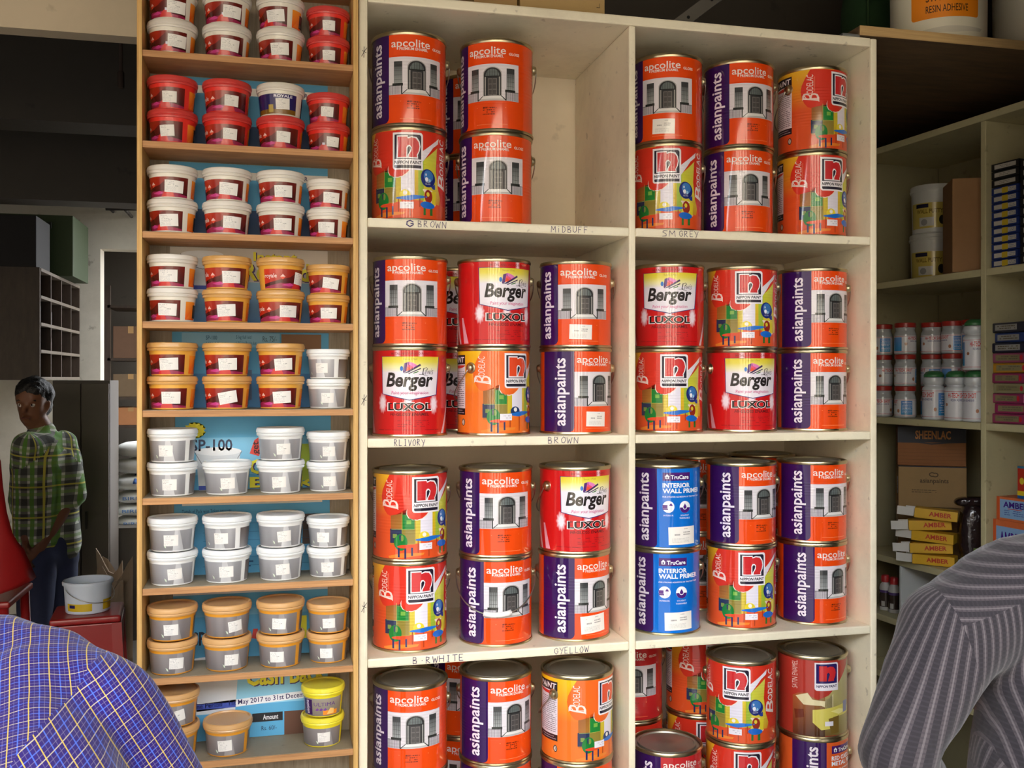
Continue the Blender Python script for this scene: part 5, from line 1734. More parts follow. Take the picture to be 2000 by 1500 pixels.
# hanging rod and wall bracket
p = at(236, 70, 3.4)
e = thing('ceiling_rod', 'dark iron rod hanging from the back room ceiling', 'rod', (p.x, p.y, at(236, 172, 3.4).z))
obj('rod', tube_me([(0, 0, .05), (.002, 0, 3.1 - at(236, 172, 3.4).z)], .006, 10), mat('rusty_iron', (52, 38, 30), .8), e)
obj('collar', lathe_me([(0, 0), (.010, 0), (.011, .004), (.011, .05), (.009, .054), (0, .054)], 16), mat('rusty_iron', (52, 38, 30), .8), e)
pa, pb = at(207, 408, 6.9), at(300, 408, 6.9)
e = thing('wall_bracket', 'thin dark rail bracket on the pale far wall', 'bracket', (pa.x, 6.9, pa.z))
obj('rail', tube_me([(0, 0, .055), (0, 0, 0), (pb.x - pa.x, 0, 0)], .011, 8), mat('dark_iron', (46, 40, 36), .7), e)
obj('arm', tube_me([(.12, 0, 0), (.12, .29, 0)], .011, 8), mat('dark_iron', (46, 40, 36), .7), e)
obj('arm', tube_me([(.0, 0, .03), (.0, .29, .03)], .011, 8), mat('dark_iron', (46, 40, 36), .7), e)

# cubby unit along the side, on a low cupboard
brown = wood_mat('old_wood', (48, 36, 28), (68, 54, 42), stretch=(4, 4, 1), scale=6)
XU, YU0, YU1 = -1.319, 6.0, 7.15
zu1 = at(78, 522, YU0).z
zu0 = at(100, 742, YU0 + .3).z
cu = thing('cubby_unit', 'dark wooden unit of small cubbies in the back room', 'cabinet')
obj('end_panel', box_me(XU - .42, XU, YU0, YU0 + .02, zu0, zu1), brown, cu)
obj('end_panel', box_me(XU - .42, XU, YU1 - .02, YU1, zu0, zu1), brown, cu)
obj('back_panel', box_me(XU - .44, XU - .42, YU0, YU1, zu0, zu1), brown, cu)
for k in range(5):
    z = zu0 + (zu1 - zu0 - .02) * k / 4
    obj('shelf', box_me(XU - .42, XU + .004, YU0 + .02, YU1 - .02, z, z + .018), wood_mat('cubby_edge', (76, 66, 54), (98, 88, 74)), cu)
for j in range(1, 4):
    for k in range(4):
        z = zu0 + (zu1 - zu0 - .02) * k / 4
        y = YU0 + (YU1 - YU0) * j / 4
        obj('divider', box_me(XU - .42, XU, y - .008, y + .008, z + .018, z + (zu1 - zu0 - .02) / 4), brown, cu)
rd = random.Random(5)
for k in range(4):
    for j in range(4):
        z = zu0 + (zu1 - zu0 - .02) * k / 4 + .0185
        y = YU0 + (YU1 - YU0) * (j + .5) / 4
        g = [(92, 74, 60), (70, 66, 70), (104, 84, 60), (60, 44, 40)][rd.randrange(4)]
        carton('stored_box', f'dark box in cubby, {["lowest","second","third","top"][k]} row, {NTH[j]} from the man', (XU - .17, y, z), -PI / 2 + rd.uniform(-.1, .1), rd.uniform(.14, .2), .24, (zu1 - zu0) / 4 * rd.uniform(.5, .8), g, None, 'boxes in the cubby unit', .002, False)
pl, pr_ = at(101, 740, 5.0), at(214, 740, 5.0)
low = thing('low_cupboard', 'grey brown cupboard with two tall doors behind the man', 'cupboard')
zc0 = pl.z - .003
obj('body', box_me(pl.x, pr_.x, 5.9, 6.2, 0, zc0, .003), mat('cupboard_grey', (74, 66, 58), .6, noise=.15, scale=5), low)
xm = at(158, 740, 5.0).x
pl2, pr2, xm2 = at(101, 740, 5.88).x, at(214, 740, 5.88).x, at(158, 740, 5.88).x
low.children[0].data = box_me(pl2, pr2, 5.9, 6.2, 0, zu0 - .002, .003)
low.children[0].data.materials.append(MATS['cupboard_grey'])
for (a0, a1) in ((pl2 + .004, xm2 - .003), (xm2 + .003, pr2 - .004)):
    dd_ = obj('door', box_me(a0, a1, 5.88, 5.899, .06, zu0 - .02, .003), mat('cupboard_door', (82, 74, 64), .6, noise=.12, scale=5), low)
    obj('handle', box_me(a0 + .02, a0 + .03, 5.865, 5.88, .75, .85, .002), mat('dark_iron', (46, 40, 36), .7), dd_)
# black box and green crate on the cubby unit
carton('carton', 'black box on the cubby unit at the photo edge', (XU - .23, YU0 + .18, zu1 + .002), 0, .42, .34, at(40, 420, YU0).z - zu1, (18, 16, 18), None, None, .004, True)
zz = zu1 + .002
gc = thing('green_crate', 'dark green crate on the cubby unit', 'crate', (XU - .14, YU0 + .75, zz))
hh = at(110, 425, YU0 + .6).z - zz
gm = mat('crate_green', (40, 54, 22), .6)
obj('panel', box_me(-.22, .22, -.25, -.235, 0, hh, .003), gm, gc)
obj('panel', box_me(-.22, .22, .235, .25, 0, hh, .003), gm, gc)
obj('panel', box_me(.205, .22, -.235, .235, 0, hh, .003), gm, gc)
obj('panel', box_me(-.22, -.205, -.235, .235, 0, hh, .003), gm, gc)
obj('bottom', box_me(-.205, .205, -.235, .235, 0, .01), gm, gc)
obj('rim', box_me(-.16, .10, -.262, -.25, hh * .78, hh * .88, .004), mat('crate_dark', (30, 34, 22), .6), gc)

# store behind the far doorway
st = thing('store_rack', 'dark rack of cartons beyond the far doorway', 'rack')
xs0, xs1 = at(214, 700, 8.0).x, at(300, 700, 8.0).x
for py in (598, 700, 775, 830):
    z = at(240, py, 8.0).z
    obj('shelf', box_me(xs0, xs1, 7.9, 8.35, z - .02, z), brown, st)
for xx in (xs0, xs1):
    obj('post', box_me(xx - .02, xx + .02, 7.9, 7.94, 0, at(240, 560, 8.0).z), brown, st)
for k, (py0, py1, rgb) in enumerate(((600, 648, (66, 60, 52)), (702, 745, (120, 84, 60)), (777, 800, (150, 140, 120)), (832, 868, (170, 110, 66)))):
    zb_, zt2 = at(240, py1, 8.0).z, at(240, py0, 8.0).z
for k, (py, hpx, rgb) in enumerate(((700, 62, (104, 76, 56)), (775, 44, (110, 90, 66)), (830, 34, (168, 112, 70)))):
    z = at(240, py, 8.0).z
    h_ = at(240, py - hpx, 8.0).z - z
    carton('carton', f'brown carton on the far store rack, {["upper","middle","lower"][k]} shelf', ((xs0 + xs1) / 2, 8.1, z + .001), 0, (xs1 - xs0) * .8, .3, h_, rgb, None, None, .003, True)
# white cement sacks on a plinth
def sack(px, py, Yc, L, W, H, seed, label, text=None, rz=0.0, blue=False):
    q = at(px, py, Yc)
    e = thing('cement_sack', label, 'sack', (q.x, Yc, q.z), rz, 'white sacks in the back room')
    me = sack_me(L, W, H, seed, .45, amp=.005)
    obj('cloth', me, mat('woven_white', (226, 226, 220), .8, bump=.2, bscale=300), e)
    if text:
        a = Art()
        a.text(text, -L * .34, L * .36, H * .36, H * .66, (110, 150, 206), 0, .01)
        bm = a.bm
        a._face_up()
        for v in bm.verts:
            s_, z_, l_ = v.co
            yb = W / 2 * (1 - abs((z_ - H / 2) / (H / 2)) ** 2.5) ** .4
            v.co = (s_, -yb - .012, z_)
        me2 = bpy.data.meshes.new('print')
        bm.to_mesh(me2); bm.free()
        obj('print', me2, ink_mat, e)
    if blue:
        pts = []
        for k in range(17):
            t = PI * k / 16
            pts.append((-L * .16, -W / 2 * math.cos(t) * 1.0, H / 2 + H * .46 * math.sin(t)))
        obj('stripe', tube_me(pts, .016, 6), mat('sack_blue', (70, 110, 180), .8), e)
YS = 6.62
zpl = at(240, 1026, YS - .2).z
struct('ledge_store', box_me(at(206, 700, YS).x - .12, XL + .6, YS - .32, YS + .45, 0, zpl), floor_m)
sh = .070
sx = 298
sack(sx, 1026, YS, .44, .34, sh * 1.05, 1, 'lowest white printed sack with upside down lettering', 'BIRLA WHITE')
q = at(sx, 1026, YS)
rows_ = [(1, 'white printed sack second from the pile bottom', 'BIRLA WHITE', False), (2, 'white printed sack third from the pile bottom', 'BIRLA WHITE', False), (3, 'white sack with blue stripe low in the pile', None, True), (4, 'plain white sack high in the pile', None, False), (5, 'white sack with blue stripe on top of pile', None, True)]
zt3 = q.z + sh * 1.05 + .008
for k, lab, tx, bl in rows_:
    e_py = HOR - (zt3 - CAM_Z) * F_PX / (YS / ray(sx, 700).y)
    hk = sh * (1.0 if k < 3 else 1.35)
    sack(sx - (0, 2, -2, 5, 0, -4)[k], e_py, YS, .46, .34, hk, k * 3, lab, tx, (-.02, .03, -.03, .05, -.04, .06)[k], bl)
    zt3 += hk * 1.04 + .006
zlo = zpl + .001
e_py1 = HOR - (zlo - CAM_Z) * F_PX / ((YS - .25) / ray(213, 700).y)
e_py2 = HOR - (zlo + sh * 1.16 - CAM_Z) * F_PX / ((YS - .25) / ray(213, 700).y)
sack(213, e_py1, YS - .25, .085, .11, sh * 1.1, 31, 'small white sack end beside the printed sacks', None, .3)
sack(213, e_py2, YS - .25, .085, .11, sh * 1.1, 37, 'small white sack end resting on another', None, .2)
# flattened cardboard leaning by the ledge
for k, (px, tl, rz, w_, h_) in enumerate(((222, .25, .3, .16, .30), (214, .32, -.2, .14, .36), (230, .38, .1, .15, .33), (219, .16, .5, .12, .22))):
    q = at(px, 1100, 5.72 - .09 * k)
    e = thing('cardboard_sheet', f'torn brown cardboard leaning by the ledge, {NTH[k]} from the wall', 'cardboard', (q.x, 5.72 - .09 * k, 0.004), rz, 'torn cardboard')
    me = box_me(-w_ / 2, w_ / 2, -.004, .004, 0, h_ + .25)
    bm = bmesh.new(); bm.from_mesh(me)
    bmesh.ops.subdivide_edges(bm, edges=bm.edges[:], cuts=5, use_grid_fill=True)
    rr = random.Random(k)
    for v in bm.verts:
        v.co.y += .012 * math.sin(v.co.z * 25 + k) + rr.uniform(-.002, .002)
        v.co.z *= 1 - .12 * math.sin(v.co.x * 30 + k) * (v.co.z > .3)
    bm.to_mesh(me); bm.free()
    o = obj('sheet', me, mat('kraft_paper', (150, 130, 108), .9, noise=.15, scale=12), e)
# red stool and white bucket
Yst = 4.55
q = at(172, 1192, Yst)
red_pl = mat('red_plastic', (150, 26, 26), .35, coat=.2)
stl = thing('red_stool', 'red plastic stool carrying a white bucket', 'stool', (q.x, Yst, 0), .1)
obj('seat', box_me(-.14, .14, -.14, .14, q.z - .03, q.z, .012, 3), red_pl, stl)
for sx_ in (-1, 1):
    for sy_ in (-1, 1):
        bm = bmesh.new()
        vs = []
        for z, o_ in ((0, .15), (q.z - .03, .122)):
            for (dx, dy) in ((-.02, -.02), (.02, -.02), (.02, .02), (-.02, .02)):
                vs.append(bm.verts.new((sx_ * o_ + dx, sy_ * o_ + dy, z)))
        for f in ((0, 1, 5, 4), (1, 2, 6, 5), (2, 3, 7, 6), (3, 0, 4, 7), (3, 2, 1, 0), (4, 5, 6, 7)):
            bm.faces.new([vs[i] for i in f])
        obj('leg', bm_mesh(bm), red_pl, stl)
for (x0_, x1_, y0_, y1_) in ((-.125, .125, -.142, -.13), (-.125, .125, .13, .142), (-.142, -.13, -.125, .125), (.13, .142, -.125, .125)):
    obj('apron', box_me(x0_, x1_, y0_, y1_, q.z - .16, q.z - .03, .004), red_pl, stl)
def d_yel(a, R, H):
    d = lambda g_: math.radians(g_) * R
    a.rect(d(-60), d(10), H * .10, H * .34, (216, 184, 40), 0)
    a.rect(d(-52), d(-34), H * .2, H * .3, (40, 36, 90), 1)
    a.rect(d(40), d(80), H * .10, H * .42, (216, 184, 40), 0)
pail_thing((q.x, Yst, q.z + .0006), face_cam(q), .100, .135, 'open white bucket with yellow label on red stool', None, d_yel, (206, 214, 226), .9, lid=False)
# tall red plastic chair at the photo edge, seen from the side of its back
TC = 3.9
ch = thing('plastic_chair', 'red plastic chair at the photo edge near the man', 'chair')
cq = lambda px, py, dt=0.0: att(px, py, TC + dt)
outl = [(-190, 1165), (0, 1159), (30, 1148), (60, 1133), (67, 1127), (58, 1105), (43, 1071), (32, 1058), (22, 1040), (12, 1000), (5, 950), (0, 894), (-12, 872), (-60, 862), (-140, 862), (-190, 880)]
right_ = [(862, -60), (868, -22), (880, -6), (900, 1), (950, 5), (1000, 12), (1040, 22), (1058, 32), (1071, 43), (1105, 58), (1127, 67), (1133, 60), (1148, 30), (1159, 0), (1165, -40)]
bm = bmesh.new()
gr = []
for (py, xr) in right_:
    row = []
    for k in range(13):
        px = -190 + (xr + 190) * k / 12
        row.append(bm.verts.new(cq(px, py, .16 * ((px + 60) / 130.0) ** 2 - .06)))
    gr.append(row)
for a_, b_ in zip(gr, gr[1:]):
    for k in range(12):
        bm.faces.new((a_[k], a_[k + 1], b_[k + 1], b_[k]))
bmesh.ops.recalc_face_normals(bm, faces=bm.faces[:])
bmesh.ops.solidify(bm, geom=bm.faces[:], thickness=.012)
obj('backrest', bm_mesh(bm, 'back', True), red_pl, ch)
sc_c = cq(-62, 1160, .24)
zq = sc_c.z
obj('seat', box_me(sc_c.x - .21, sc_c.x + .21, sc_c.y - .2, sc_c.y + .2, zq - .03, zq, .012, 3), red_pl, ch)
for sx_ in (-1, 1):
    for sy_ in (-1, 1):
        obj('leg', tube_me([(sc_c.x + sx_ * .20, sc_c.y + sy_ * .19, 0), (sc_c.x + sx_ * .18, sc_c.y + sy_ * .17, zq - .02)], .02, 10), red_pl, ch)

# ---------------------------------------------------------------- people
def capsule(bm, p0, r0, p1, r1, n=18):
    p0, p1 = Vector(p0), Vector(p1)
    d = p1 - p0
    L = d.length
    d = d / L if L > 1e-6 else Vector((0, 0, 1))
    up = Vector((0, 0, 1)) if abs(d.z) < .9 else Vector((1, 0, 0))
    s = d.cross(up).normalized()
    u = s.cross(d).normalized()
    rings = []
    for k in range(5):
        a = -PI / 2 + (k + .35) * PI / 2 / 5.35
        rings.append((p0 + d * r0 * math.sin(a), r0 * math.cos(a)))
    for k in range(1, 6):
        rings.append((p0 + d * L * k / 6, r0 + (r1 - r0) * k / 6))
    for k in range(5):
        a = PI / 2 * k / 5.35
        rings.append((p1 + d * r1 * math.sin(a), r1 * math.cos(a)))
    vs = [[bm.verts.new(c + (s * math.cos(2 * PI * i / n) + u * math.sin(2 * PI * i / n)) * r) for i in range(n)] for c, r in rings]
    for a_, b_ in zip(vs, vs[1:]):
        for i in range(n):
            bm.faces.new((a_[i], a_[(i + 1) % n], b_[(i + 1) % n], b_[i]))
    bm.faces.new(vs[0][::-1])
    bm.faces.new(vs[-1])
def skin_from(bones, voxel=.012, smooth=8, folds=0.0, fscale=9.0, seed=0.0, keep=None):
    """one continuous surface grown over tapered limbs"""
    from mathutils import noise
    bm = bmesh.new()
    for b in bones:
        capsule(bm, *b)
    bmesh.ops.recalc_face_normals(bm, faces=bm.faces[:])
    me = bm_mesh(bm)
    o = bpy.data.objects.new('grow', me)
    COL.objects.link(o)
    md = o.modifiers.new('r', 'REMESH')
    md.mode = 'VOXEL'
    md.voxel_size = voxel
    ms = o.modifiers.new('s', 'SMOOTH')
    ms.factor = .5
    ms.iterations = smooth
    bpy.context.view_layer.update()
    dg = bpy.context.evaluated_depsgraph_get()
    out = bpy.data.meshes.new_from_object(o.evaluated_get(dg))
    bpy.data.objects.remove(o)
    bpy.data.meshes.remove(me)
    if folds:
        nr = [v.normal.copy() for v in out.vertices]
        for v, n_ in zip(out.vertices, nr):
            q = Vector((v.co.x * fscale, v.co.y * fscale, v.co.z * fscale * .45)) + Vector((seed, seed * .7, 0))
            w_ = 1 - abs(noise.noise(q)) * 2
            v.co += n_ * (folds * w_ * .7 + folds * .5 * noise.noise(q * 2.3))
    for p in out.polygons:
        p.use_smooth = True
    return out
def cut_seams(me, seams):
    """split the cloth cleanly along its seams: (point, normal, reach)"""
    bm = bmesh.new()
    bm.from_mesh(me)
    for p_, n_, rc in seams:
        fs = [f for f in bm.faces if (f.calc_center_median() - p_).length < rc]
        es = {x for f in fs for x in f.edges}
        vs = {x for f in fs for x in f.verts}
        bmesh.ops.bisect_plane(bm, geom=list(vs) + list(es) + fs, dist=1e-6, plane_co=p_, plane_no=n_)
    bm.to_mesh(me)
    bm.free()
    for p in me.polygons:
        p.use_smooth = True
def cloth_uv(me, zones, rules=()):
    """threads follow the nearest panel of the garment: zones are (p0, p1, r, spin) sleeves or ('flat', origin, right, up, reach)"""
    uv = me.uv_layers.new(name='cloth')
    for p in me.polygons:
        c = p.center
        best, bd = None, 1e9
        for (p_, n_, rc, zi) in rules:
            if (c - p_).length < rc:
                best = zones[zi if (c - p_).dot(n_) > 0 else 2]
                if (c - p_).dot(n_) > 0:
                    break
        for z in (zones if best is None else ()):
            if z[0] == 'flat':
                d = (c - z[1]).length - z[4]
            else:
                ab = z[1] - z[0]
                t = max(0, min(1, (c - z[0]).dot(ab) / ab.length_squared))
                d = (c - (z[0] + ab * t)).length - z[2]
            if d < bd:
                best, bd = z, d
        z = best
        if z[0] == 'flat':
            for li in p.loop_indices:
                v = me.vertices[me.loops[li].vertex_index].co - z[1]
                uv.data[li].uv = (v.dot(z[2]), v.dot(z[3]))
        else:
            ax = (z[1] - z[0]).normalized()
            r_ = ax.cross(Vector((0, 0, 1)) if abs(ax.z) < .9 else Vector((1, 0, 0))).normalized()
            u_ = r_.cross(ax)
            k0 = math.atan2((c - z[0]).dot(u_), (c - z[0]).dot(r_))
            for li in p.loop_indices:
                v = me.vertices[me.loops[li].vertex_index].co - z[0]
                a = math.atan2(v.dot(u_), v.dot(r_))
                while a - k0 > PI:
                    a -= 2 * PI
                while a - k0 < -PI:
                    a += 2 * PI
                uv.data[li].uv = (a * z[3], v.dot(ax))
def plaid(name, base, lines, rough=.85):
    """woven check: lines are (axis, period, offset, width, rgb, strength)"""
    m, nt, b = nodes_of(name)
    uvn = nt.nodes.new('ShaderNodeUVMap')
    uvn.uv_map = 'cloth'
    sp = nt.nodes.new('ShaderNodeSeparateXYZ')
    nt.links.new(uvn.outputs[0], sp.inputs[0])
    col = None
    for (ax, per, off, wd_, rgb, st_) in lines:
        x = math_node(nt, 'ADD', sp.outputs[ax], 50 * per + off)
        f = math_node(nt, 'MODULO', x, per)
        k = math_node(nt, 'LESS_THAN', math_node(nt, 'ABSOLUTE', math_node(nt, 'SUBTRACT', f, per / 2)), wd_ / 2)
        mx = nt.nodes.new('ShaderNodeMix')
        mx.data_type = 'RGBA'
        nt.links.new(math_node(nt, 'MULTIPLY', k, st_), mx.inputs[0])
        if col is None:
            mx.inputs[6].default_value = lin(base)
        else:
            nt.links.new(col, mx.inputs[6])
        mx.inputs[7].default_value = lin(rgb)
        col = mx.outputs[2]
    nt.links.new(col, b.inputs['Base Color'])
    b.inputs['Roughness'].default_value = rough
    b.inputs['Specular IOR Level'].default_value = .2
    b.inputs['Sheen Weight'].default_value = .15
    tc = nt.nodes.new('ShaderNodeTexCoord')
    n1 = nt.nodes.new('ShaderNodeTexNoise')
    n1.inputs['Scale'].default_value = 16
    n1.inputs['Detail'].default_value = 3
    nt.links.new(tc.outputs['Object'], n1.inputs['Vector'])
    bp = nt.nodes.new('ShaderNodeBump')
    bp.inputs['Strength'].default_value = .5
    bp.inputs['Distance'].default_value = .012
    nt.links.new(n1.outputs['Fac'], bp.inputs['Height'])
    nt.links.new(bp.outputs[0], b.inputs['Normal'])
    return m
skin = mat('skin_brown', (124, 82, 60), .5, sub=.1)
hair_m = mat('hair_black', (20, 17, 16), .5, bump=.6, bscale=120)
V = Vector
def hand_bones(wr, d, side, palm, k=1.0, curl=.6):
    """palm and five separate bent fingers: d along the hand, side towards the thumb, palm where it faces"""
    d, side, palm = d.normalized(), side.normalized(), palm.normalized()
    L = [(wr, .026 * k, wr + d * .075 * k + side * .018 * k, .016 * k), (wr, .026 * k, wr + d * .078 * k - side * .02 * k, .016 * k)]
    for i, ln in enumerate((.075, .084, .078, .06)):
        b0 = wr + d * .078 * k + side * (.030 - .020 * i) * k
        dd_ = d
        r_ = .0098 * k
        for j in range(3):
            dd_ = (dd_ + palm * curl * (.35 + .25 * j)).normalized()
            b1 = b0 + dd_ * ln * k * (.45, .32, .25)[j]
            L.append((b0, r_, b1, r_ * .9))
            b0, r_ = b1, r_ * .9
    b0 = wr + d * .025 * k + side * .022 * k
    b1 = b0 + (d * .6 + side * .8 + palm * .3).normalized() * .042 * k
    b2 = b1 + (d * .9 + side * .2 + palm * .5).normalized() * .032 * k
    L += [(b0, .013 * k, b1, .011 * k), (b1, .011 * k, b2, .009 * k)]
    return L
def head_bones(c, fwd, up, k=1.0):
    fwd, up = fwd.normalized(), up.normalized()
    sd = fwd.cross(up).normalized()
    P_ = lambda f, u, s=0: c + (fwd * f + up * u + sd * s) * k
    L = [(P_(-.035, .035), .078 * k, P_(.02, .04), .072 * k), (P_(.012, -.01), .064 * k, P_(.02, .03), .066 * k), (P_(.035, -.075), .034 * k, P_(.018, -.02), .056 * k),
         (P_(.03, -.06, .02), .03 * k, P_(.0, -.03, .045), .025 * k), (P_(.03, -.06, -.02), .03 * k, P_(.0, -.03, -.045), .025 * k),
         (P_(.082, .012), .008 * k, P_(.100, -.022), .0135 * k), (P_(.08, .025, .03), .010 * k, P_(.082, .025, -.03), .010 * k),
         (P_(.08, -.055, .014), .009 * k, P_(.08, -.055, -.014), .009 * k), (P_(.074, -.066, .012), .010 * k, P_(.074, -.066, -.012), .010 * k)]
    for s in (1, -1):
        L.append((P_(-.012, .012, .074 * s), .012 * k, P_(-.006, -.022, .070 * s), .009 * k))
    return L, P_
def face_parts(P_, k, par):
    for s in (1, -1):
        obj('eye', lathe_me([(0, -.012 * k), (.007 * k, -.009 * k), (.012 * k, 0), (.007 * k, .009 * k), (0, .012 * k)], 16), mat('eye_white', (206, 200, 190), .3), par, P_(.071, .008, .03 * s))
        obj('pupil', lathe_me([(0, -.0055 * k), (.0055 * k, 0), (0, .0055 * k)], 12), mat('eye_dark', (26, 18, 14), .2), par, P_(.081, .008, .03 * s))
        obj('eyebrow', tube_me([P_(.084, .026, .014 * s), P_(.083, .032, .03 * s), P_(.072, .028, .046 * s)], .0045 * k, 6), hair_m, par)
    obj('lip', tube_me([P_(.080, -.060, .022), P_(.089, -.057, .008), P_(.089, -.057, -.008), P_(.080, -.060, -.022)], .0048 * k, 8), mat('lip_brown', (104, 58, 48), .5), par)

def trouser_bones(pel, hips, knees, ankles, r=1.0):
    L = []
    for h, kn, an in zip(hips, knees, ankles):
        L += [(pel, .125 * r, h, .105 * r), (h, .098 * r, kn, .068 * r), (kn, .068 * r, an, .052 * r)]
    return L
def shoes(par, ankles, fwd, m):
    for a_ in ankles:
        f = V((fwd.x, fwd.y, 0)).normalized()
        me = skin_from([(V((a_.x, a_.y, .045)) - f * .05, .042, V((a_.x, a_.y, .04)) + f * .09, .038), (V((a_.x, a_.y, .04)) + f * .09, .038, V((a_.x, a_.y, .03)) + f * .16, .026)], .008, 4)
        lo = min(v.co.z for v in me.vertices)
        for v in me.vertices:
            v.co.z = max(v.co.z - lo, 0)
        obj('shoe', me, m, par)

# --- the man standing in the back room
TM = 4.9
pm = thing('person', 'man standing in the dim back room in green checked shirt and jeans', 'person', att(88, 738, TM) * 1)
pm.location = (0, 0, 0)
cpx = lambda px, py, dt=0.0: att(px, py, TM + dt)
hd = cpx(64, 792)
fwd = (V((0, 0, hd.z)) - hd) + V((-2.2, 0, 0))
fwd.z = -.2
LB, P_ = head_bones(hd, fwd, V((0, 0, 1)), 1.0)
neck = cpx(82, 840, .03)
shA, shB = cpx(54, 872, -.10), cpx(124, 870, .12)
elB = cpx(146, 965, .10); wrB = cpx(98, 1040, -.06)
elA = cpx(38, 975, .0); wrA = cpx(52, 1050, -.12)
pel = cpx(92, 1062, .04)
body_b = LB + [(hd - V((0, 0, .05)), .056, neck, .056), (neck, .056, cpx(86, 880), .06), (elB, .04, wrB, .028), (elA, .04, wrA, .028),
               (shA, .05, elA, .042), (shB, .05, elB, .042), (cpx(86, 880), .06, pel, .07)]
body_b += hand_bones(wrB, cpx(78, 1072, -.12) - wrB, V((0, 0, 1)), V((-1, .2, 0)), .95)
body_b += hand_bones(wrA, V((.05, -.1, -1)), V((0, -1, 0)), V((1, 0, 0)), .95)
hips = [cpx(72, 1085, -.04), cpx(112, 1085, .10)]
knees = [cpx(66, 1260, -.12), cpx(116, 1262, .06)]
ankles = [V((cpx(70, 1400, -.06).x, cpx(70, 1400, -.06).y, .09)), V((cpx(118, 1400, .12).x, cpx(118, 1400, .12).y, .09))]
for h, kn, an in zip(hips, knees, ankles):
    body_b += [(pel, .07, h, .07), (h, .085, kn, .058), (kn, .058, an, .04)]
obj('body', skin_from(body_b, .0085, 3), skin, pm)
face_parts(P_, 1.0, pm)
hb_ = [(P_(-.045, .055), .082, P_(.0, .065), .080), (P_(.03, .085), .05, P_(-.01, .08), .07), (P_(-.055, .0), .07, P_(-.03, .04), .075), (P_(.05, .078, .03), .032, P_(.05, .078, -.03), .032),
       (P_(-.02, .03, .05), .04, P_(-.02, .06, -.05), .045)]
hm = skin_from(hb_, .009, 2, .006, 40.0)
obj('hair', hm, hair_m, pm)
tz = [(cpx(66, 900, -.04), .098, cpx(70, 1062, -.03), .108), (cpx(108, 900, .07), .098, cpx(112, 1062, .08), .112), (shA, .068, shB, .068), (neck - V((0, 0, .02)), .068, cpx(86, 900), .1),
      (shB, .072, elB, .058), (elB, .058, elB.lerp(wrB, .22), .052), (shA, .07, elA, .056), (elA, .056, elA.lerp(wrA, .2), .05)]
sm = skin_from(tz, .010, 4, .008, 11.0)
rt_ = (shB - shA).normalized(); rt_.z = 0; rt_.normalize()
cloth_uv(sm, [(shB, elB.lerp(wrB, .3), .055, .062), (shA, elA.lerp(wrA, .3), .05, .06), ('flat', cpx(88, 960), RT, V((0, 0, 1)), .19)])
chk = [(0, .075, 0, .034, (46, 50, 48), .75), (1, .075, 0, .034, (40, 44, 44), .7), (0, .075, .0375, .018, (96, 150, 60), .9), (1, .075, .0375, .016, (120, 160, 70), .6), (0, .15, .03, .008, (214, 206, 90), .9), (1, .15, .04, .008, (214, 206, 90), .8)]
obj('shirt', sm, plaid('green_check', (206, 210, 196), chk), pm)
obj('trousers', skin_from(trouser_bones(pel - V((0, 0, .02)), hips, knees, ankles, 1.0), .012, 5, .006, 8.0), mat('denim', (48, 56, 84), .9, noise=.15, scale=60), pm)
shoes(pm, ankles, fwd, mat('shoe_black', (34, 30, 28), .5))

# --- man bending at the lower left, seen from behind
TL_ = 1.18
pl_ = thing('person', 'person in blue shirt with fine yellow check bending towards the tub rack', 'person')
c2 = lambda px, py, t=TL_: att(px, py, t)
shR, elR, wrR = c2(205, 1392, 1.18), c2(322, 1575, 1.20), c2(300, 1640, 1.46)
shL, elL, wrL = c2(-420, 1400, 1.22), c2(-520, 1640, 1.30), c2(-420, 1690, 1.5)
nk = c2(-110, 1300, 1.24)
sp1, sp2 = c2(-100, 1470, 1.12), c2(-100, 1720, 1.00)
pel = c2(-90, 2010, .92)
hd = c2(-230, 1300, 1.46)
up_ = (hd - nk).normalized()
fw_ = V((FW.x, FW.y, -1.0)).normalized()
LB, P_ = head_bones(hd, fw_, up_, 1.0)
bb = LB + [(hd - up_ * .05, .055, nk, .06), (nk, .06, sp1, .08), (sp1, .10, sp2, .1), (sp2, .1, pel, .11), (shR, .05, elR, .042), (elR, .042, wrR, .03), (shL, .05, elL, .042), (elL, .042, wrL, .03), (nk, .05, shR, .05), (nk, .05, shL, .05)]
bb += hand_bones(wrR, V((FW.x, FW.y, -.15)), V((-RT.x, -RT.y, .3)), V((0, 0, -1)))
bb += hand_bones(wrL, V((FW.x, FW.y, -.15)), V((RT.x, RT.y, .3)), V((0, 0, -1)))
hips = [pel - RT * .09 - V((0, 0, .05)), pel + RT * .09 - V((0, 0, .05))]
knees = [V((h.x, h.y, .48)) + FW * .06 for h in hips]
ankles = [V((h.x, h.y, .09)) + FW * .02 for h in hips]
for h, kn, an in zip(hips, knees, ankles):
    bb += [(pel, .1, h, .085), (h, .085, kn, .058), (kn, .058, an, .04)]
obj('body', skin_from(bb, .0105, 3), skin, pl_)
face_parts(P_, 1.0, pl_)
obj('hair', skin_from([(P_(-.045, .055), .082, P_(.0, .065), .080), (P_(.03, .085), .05, P_(-.01, .08), .07), (P_(-.055, .0), .07, P_(-.03, .04), .075)], .010, 2, .006, 40.0), hair_m, pl_)
yk = V((0, 0, 1))
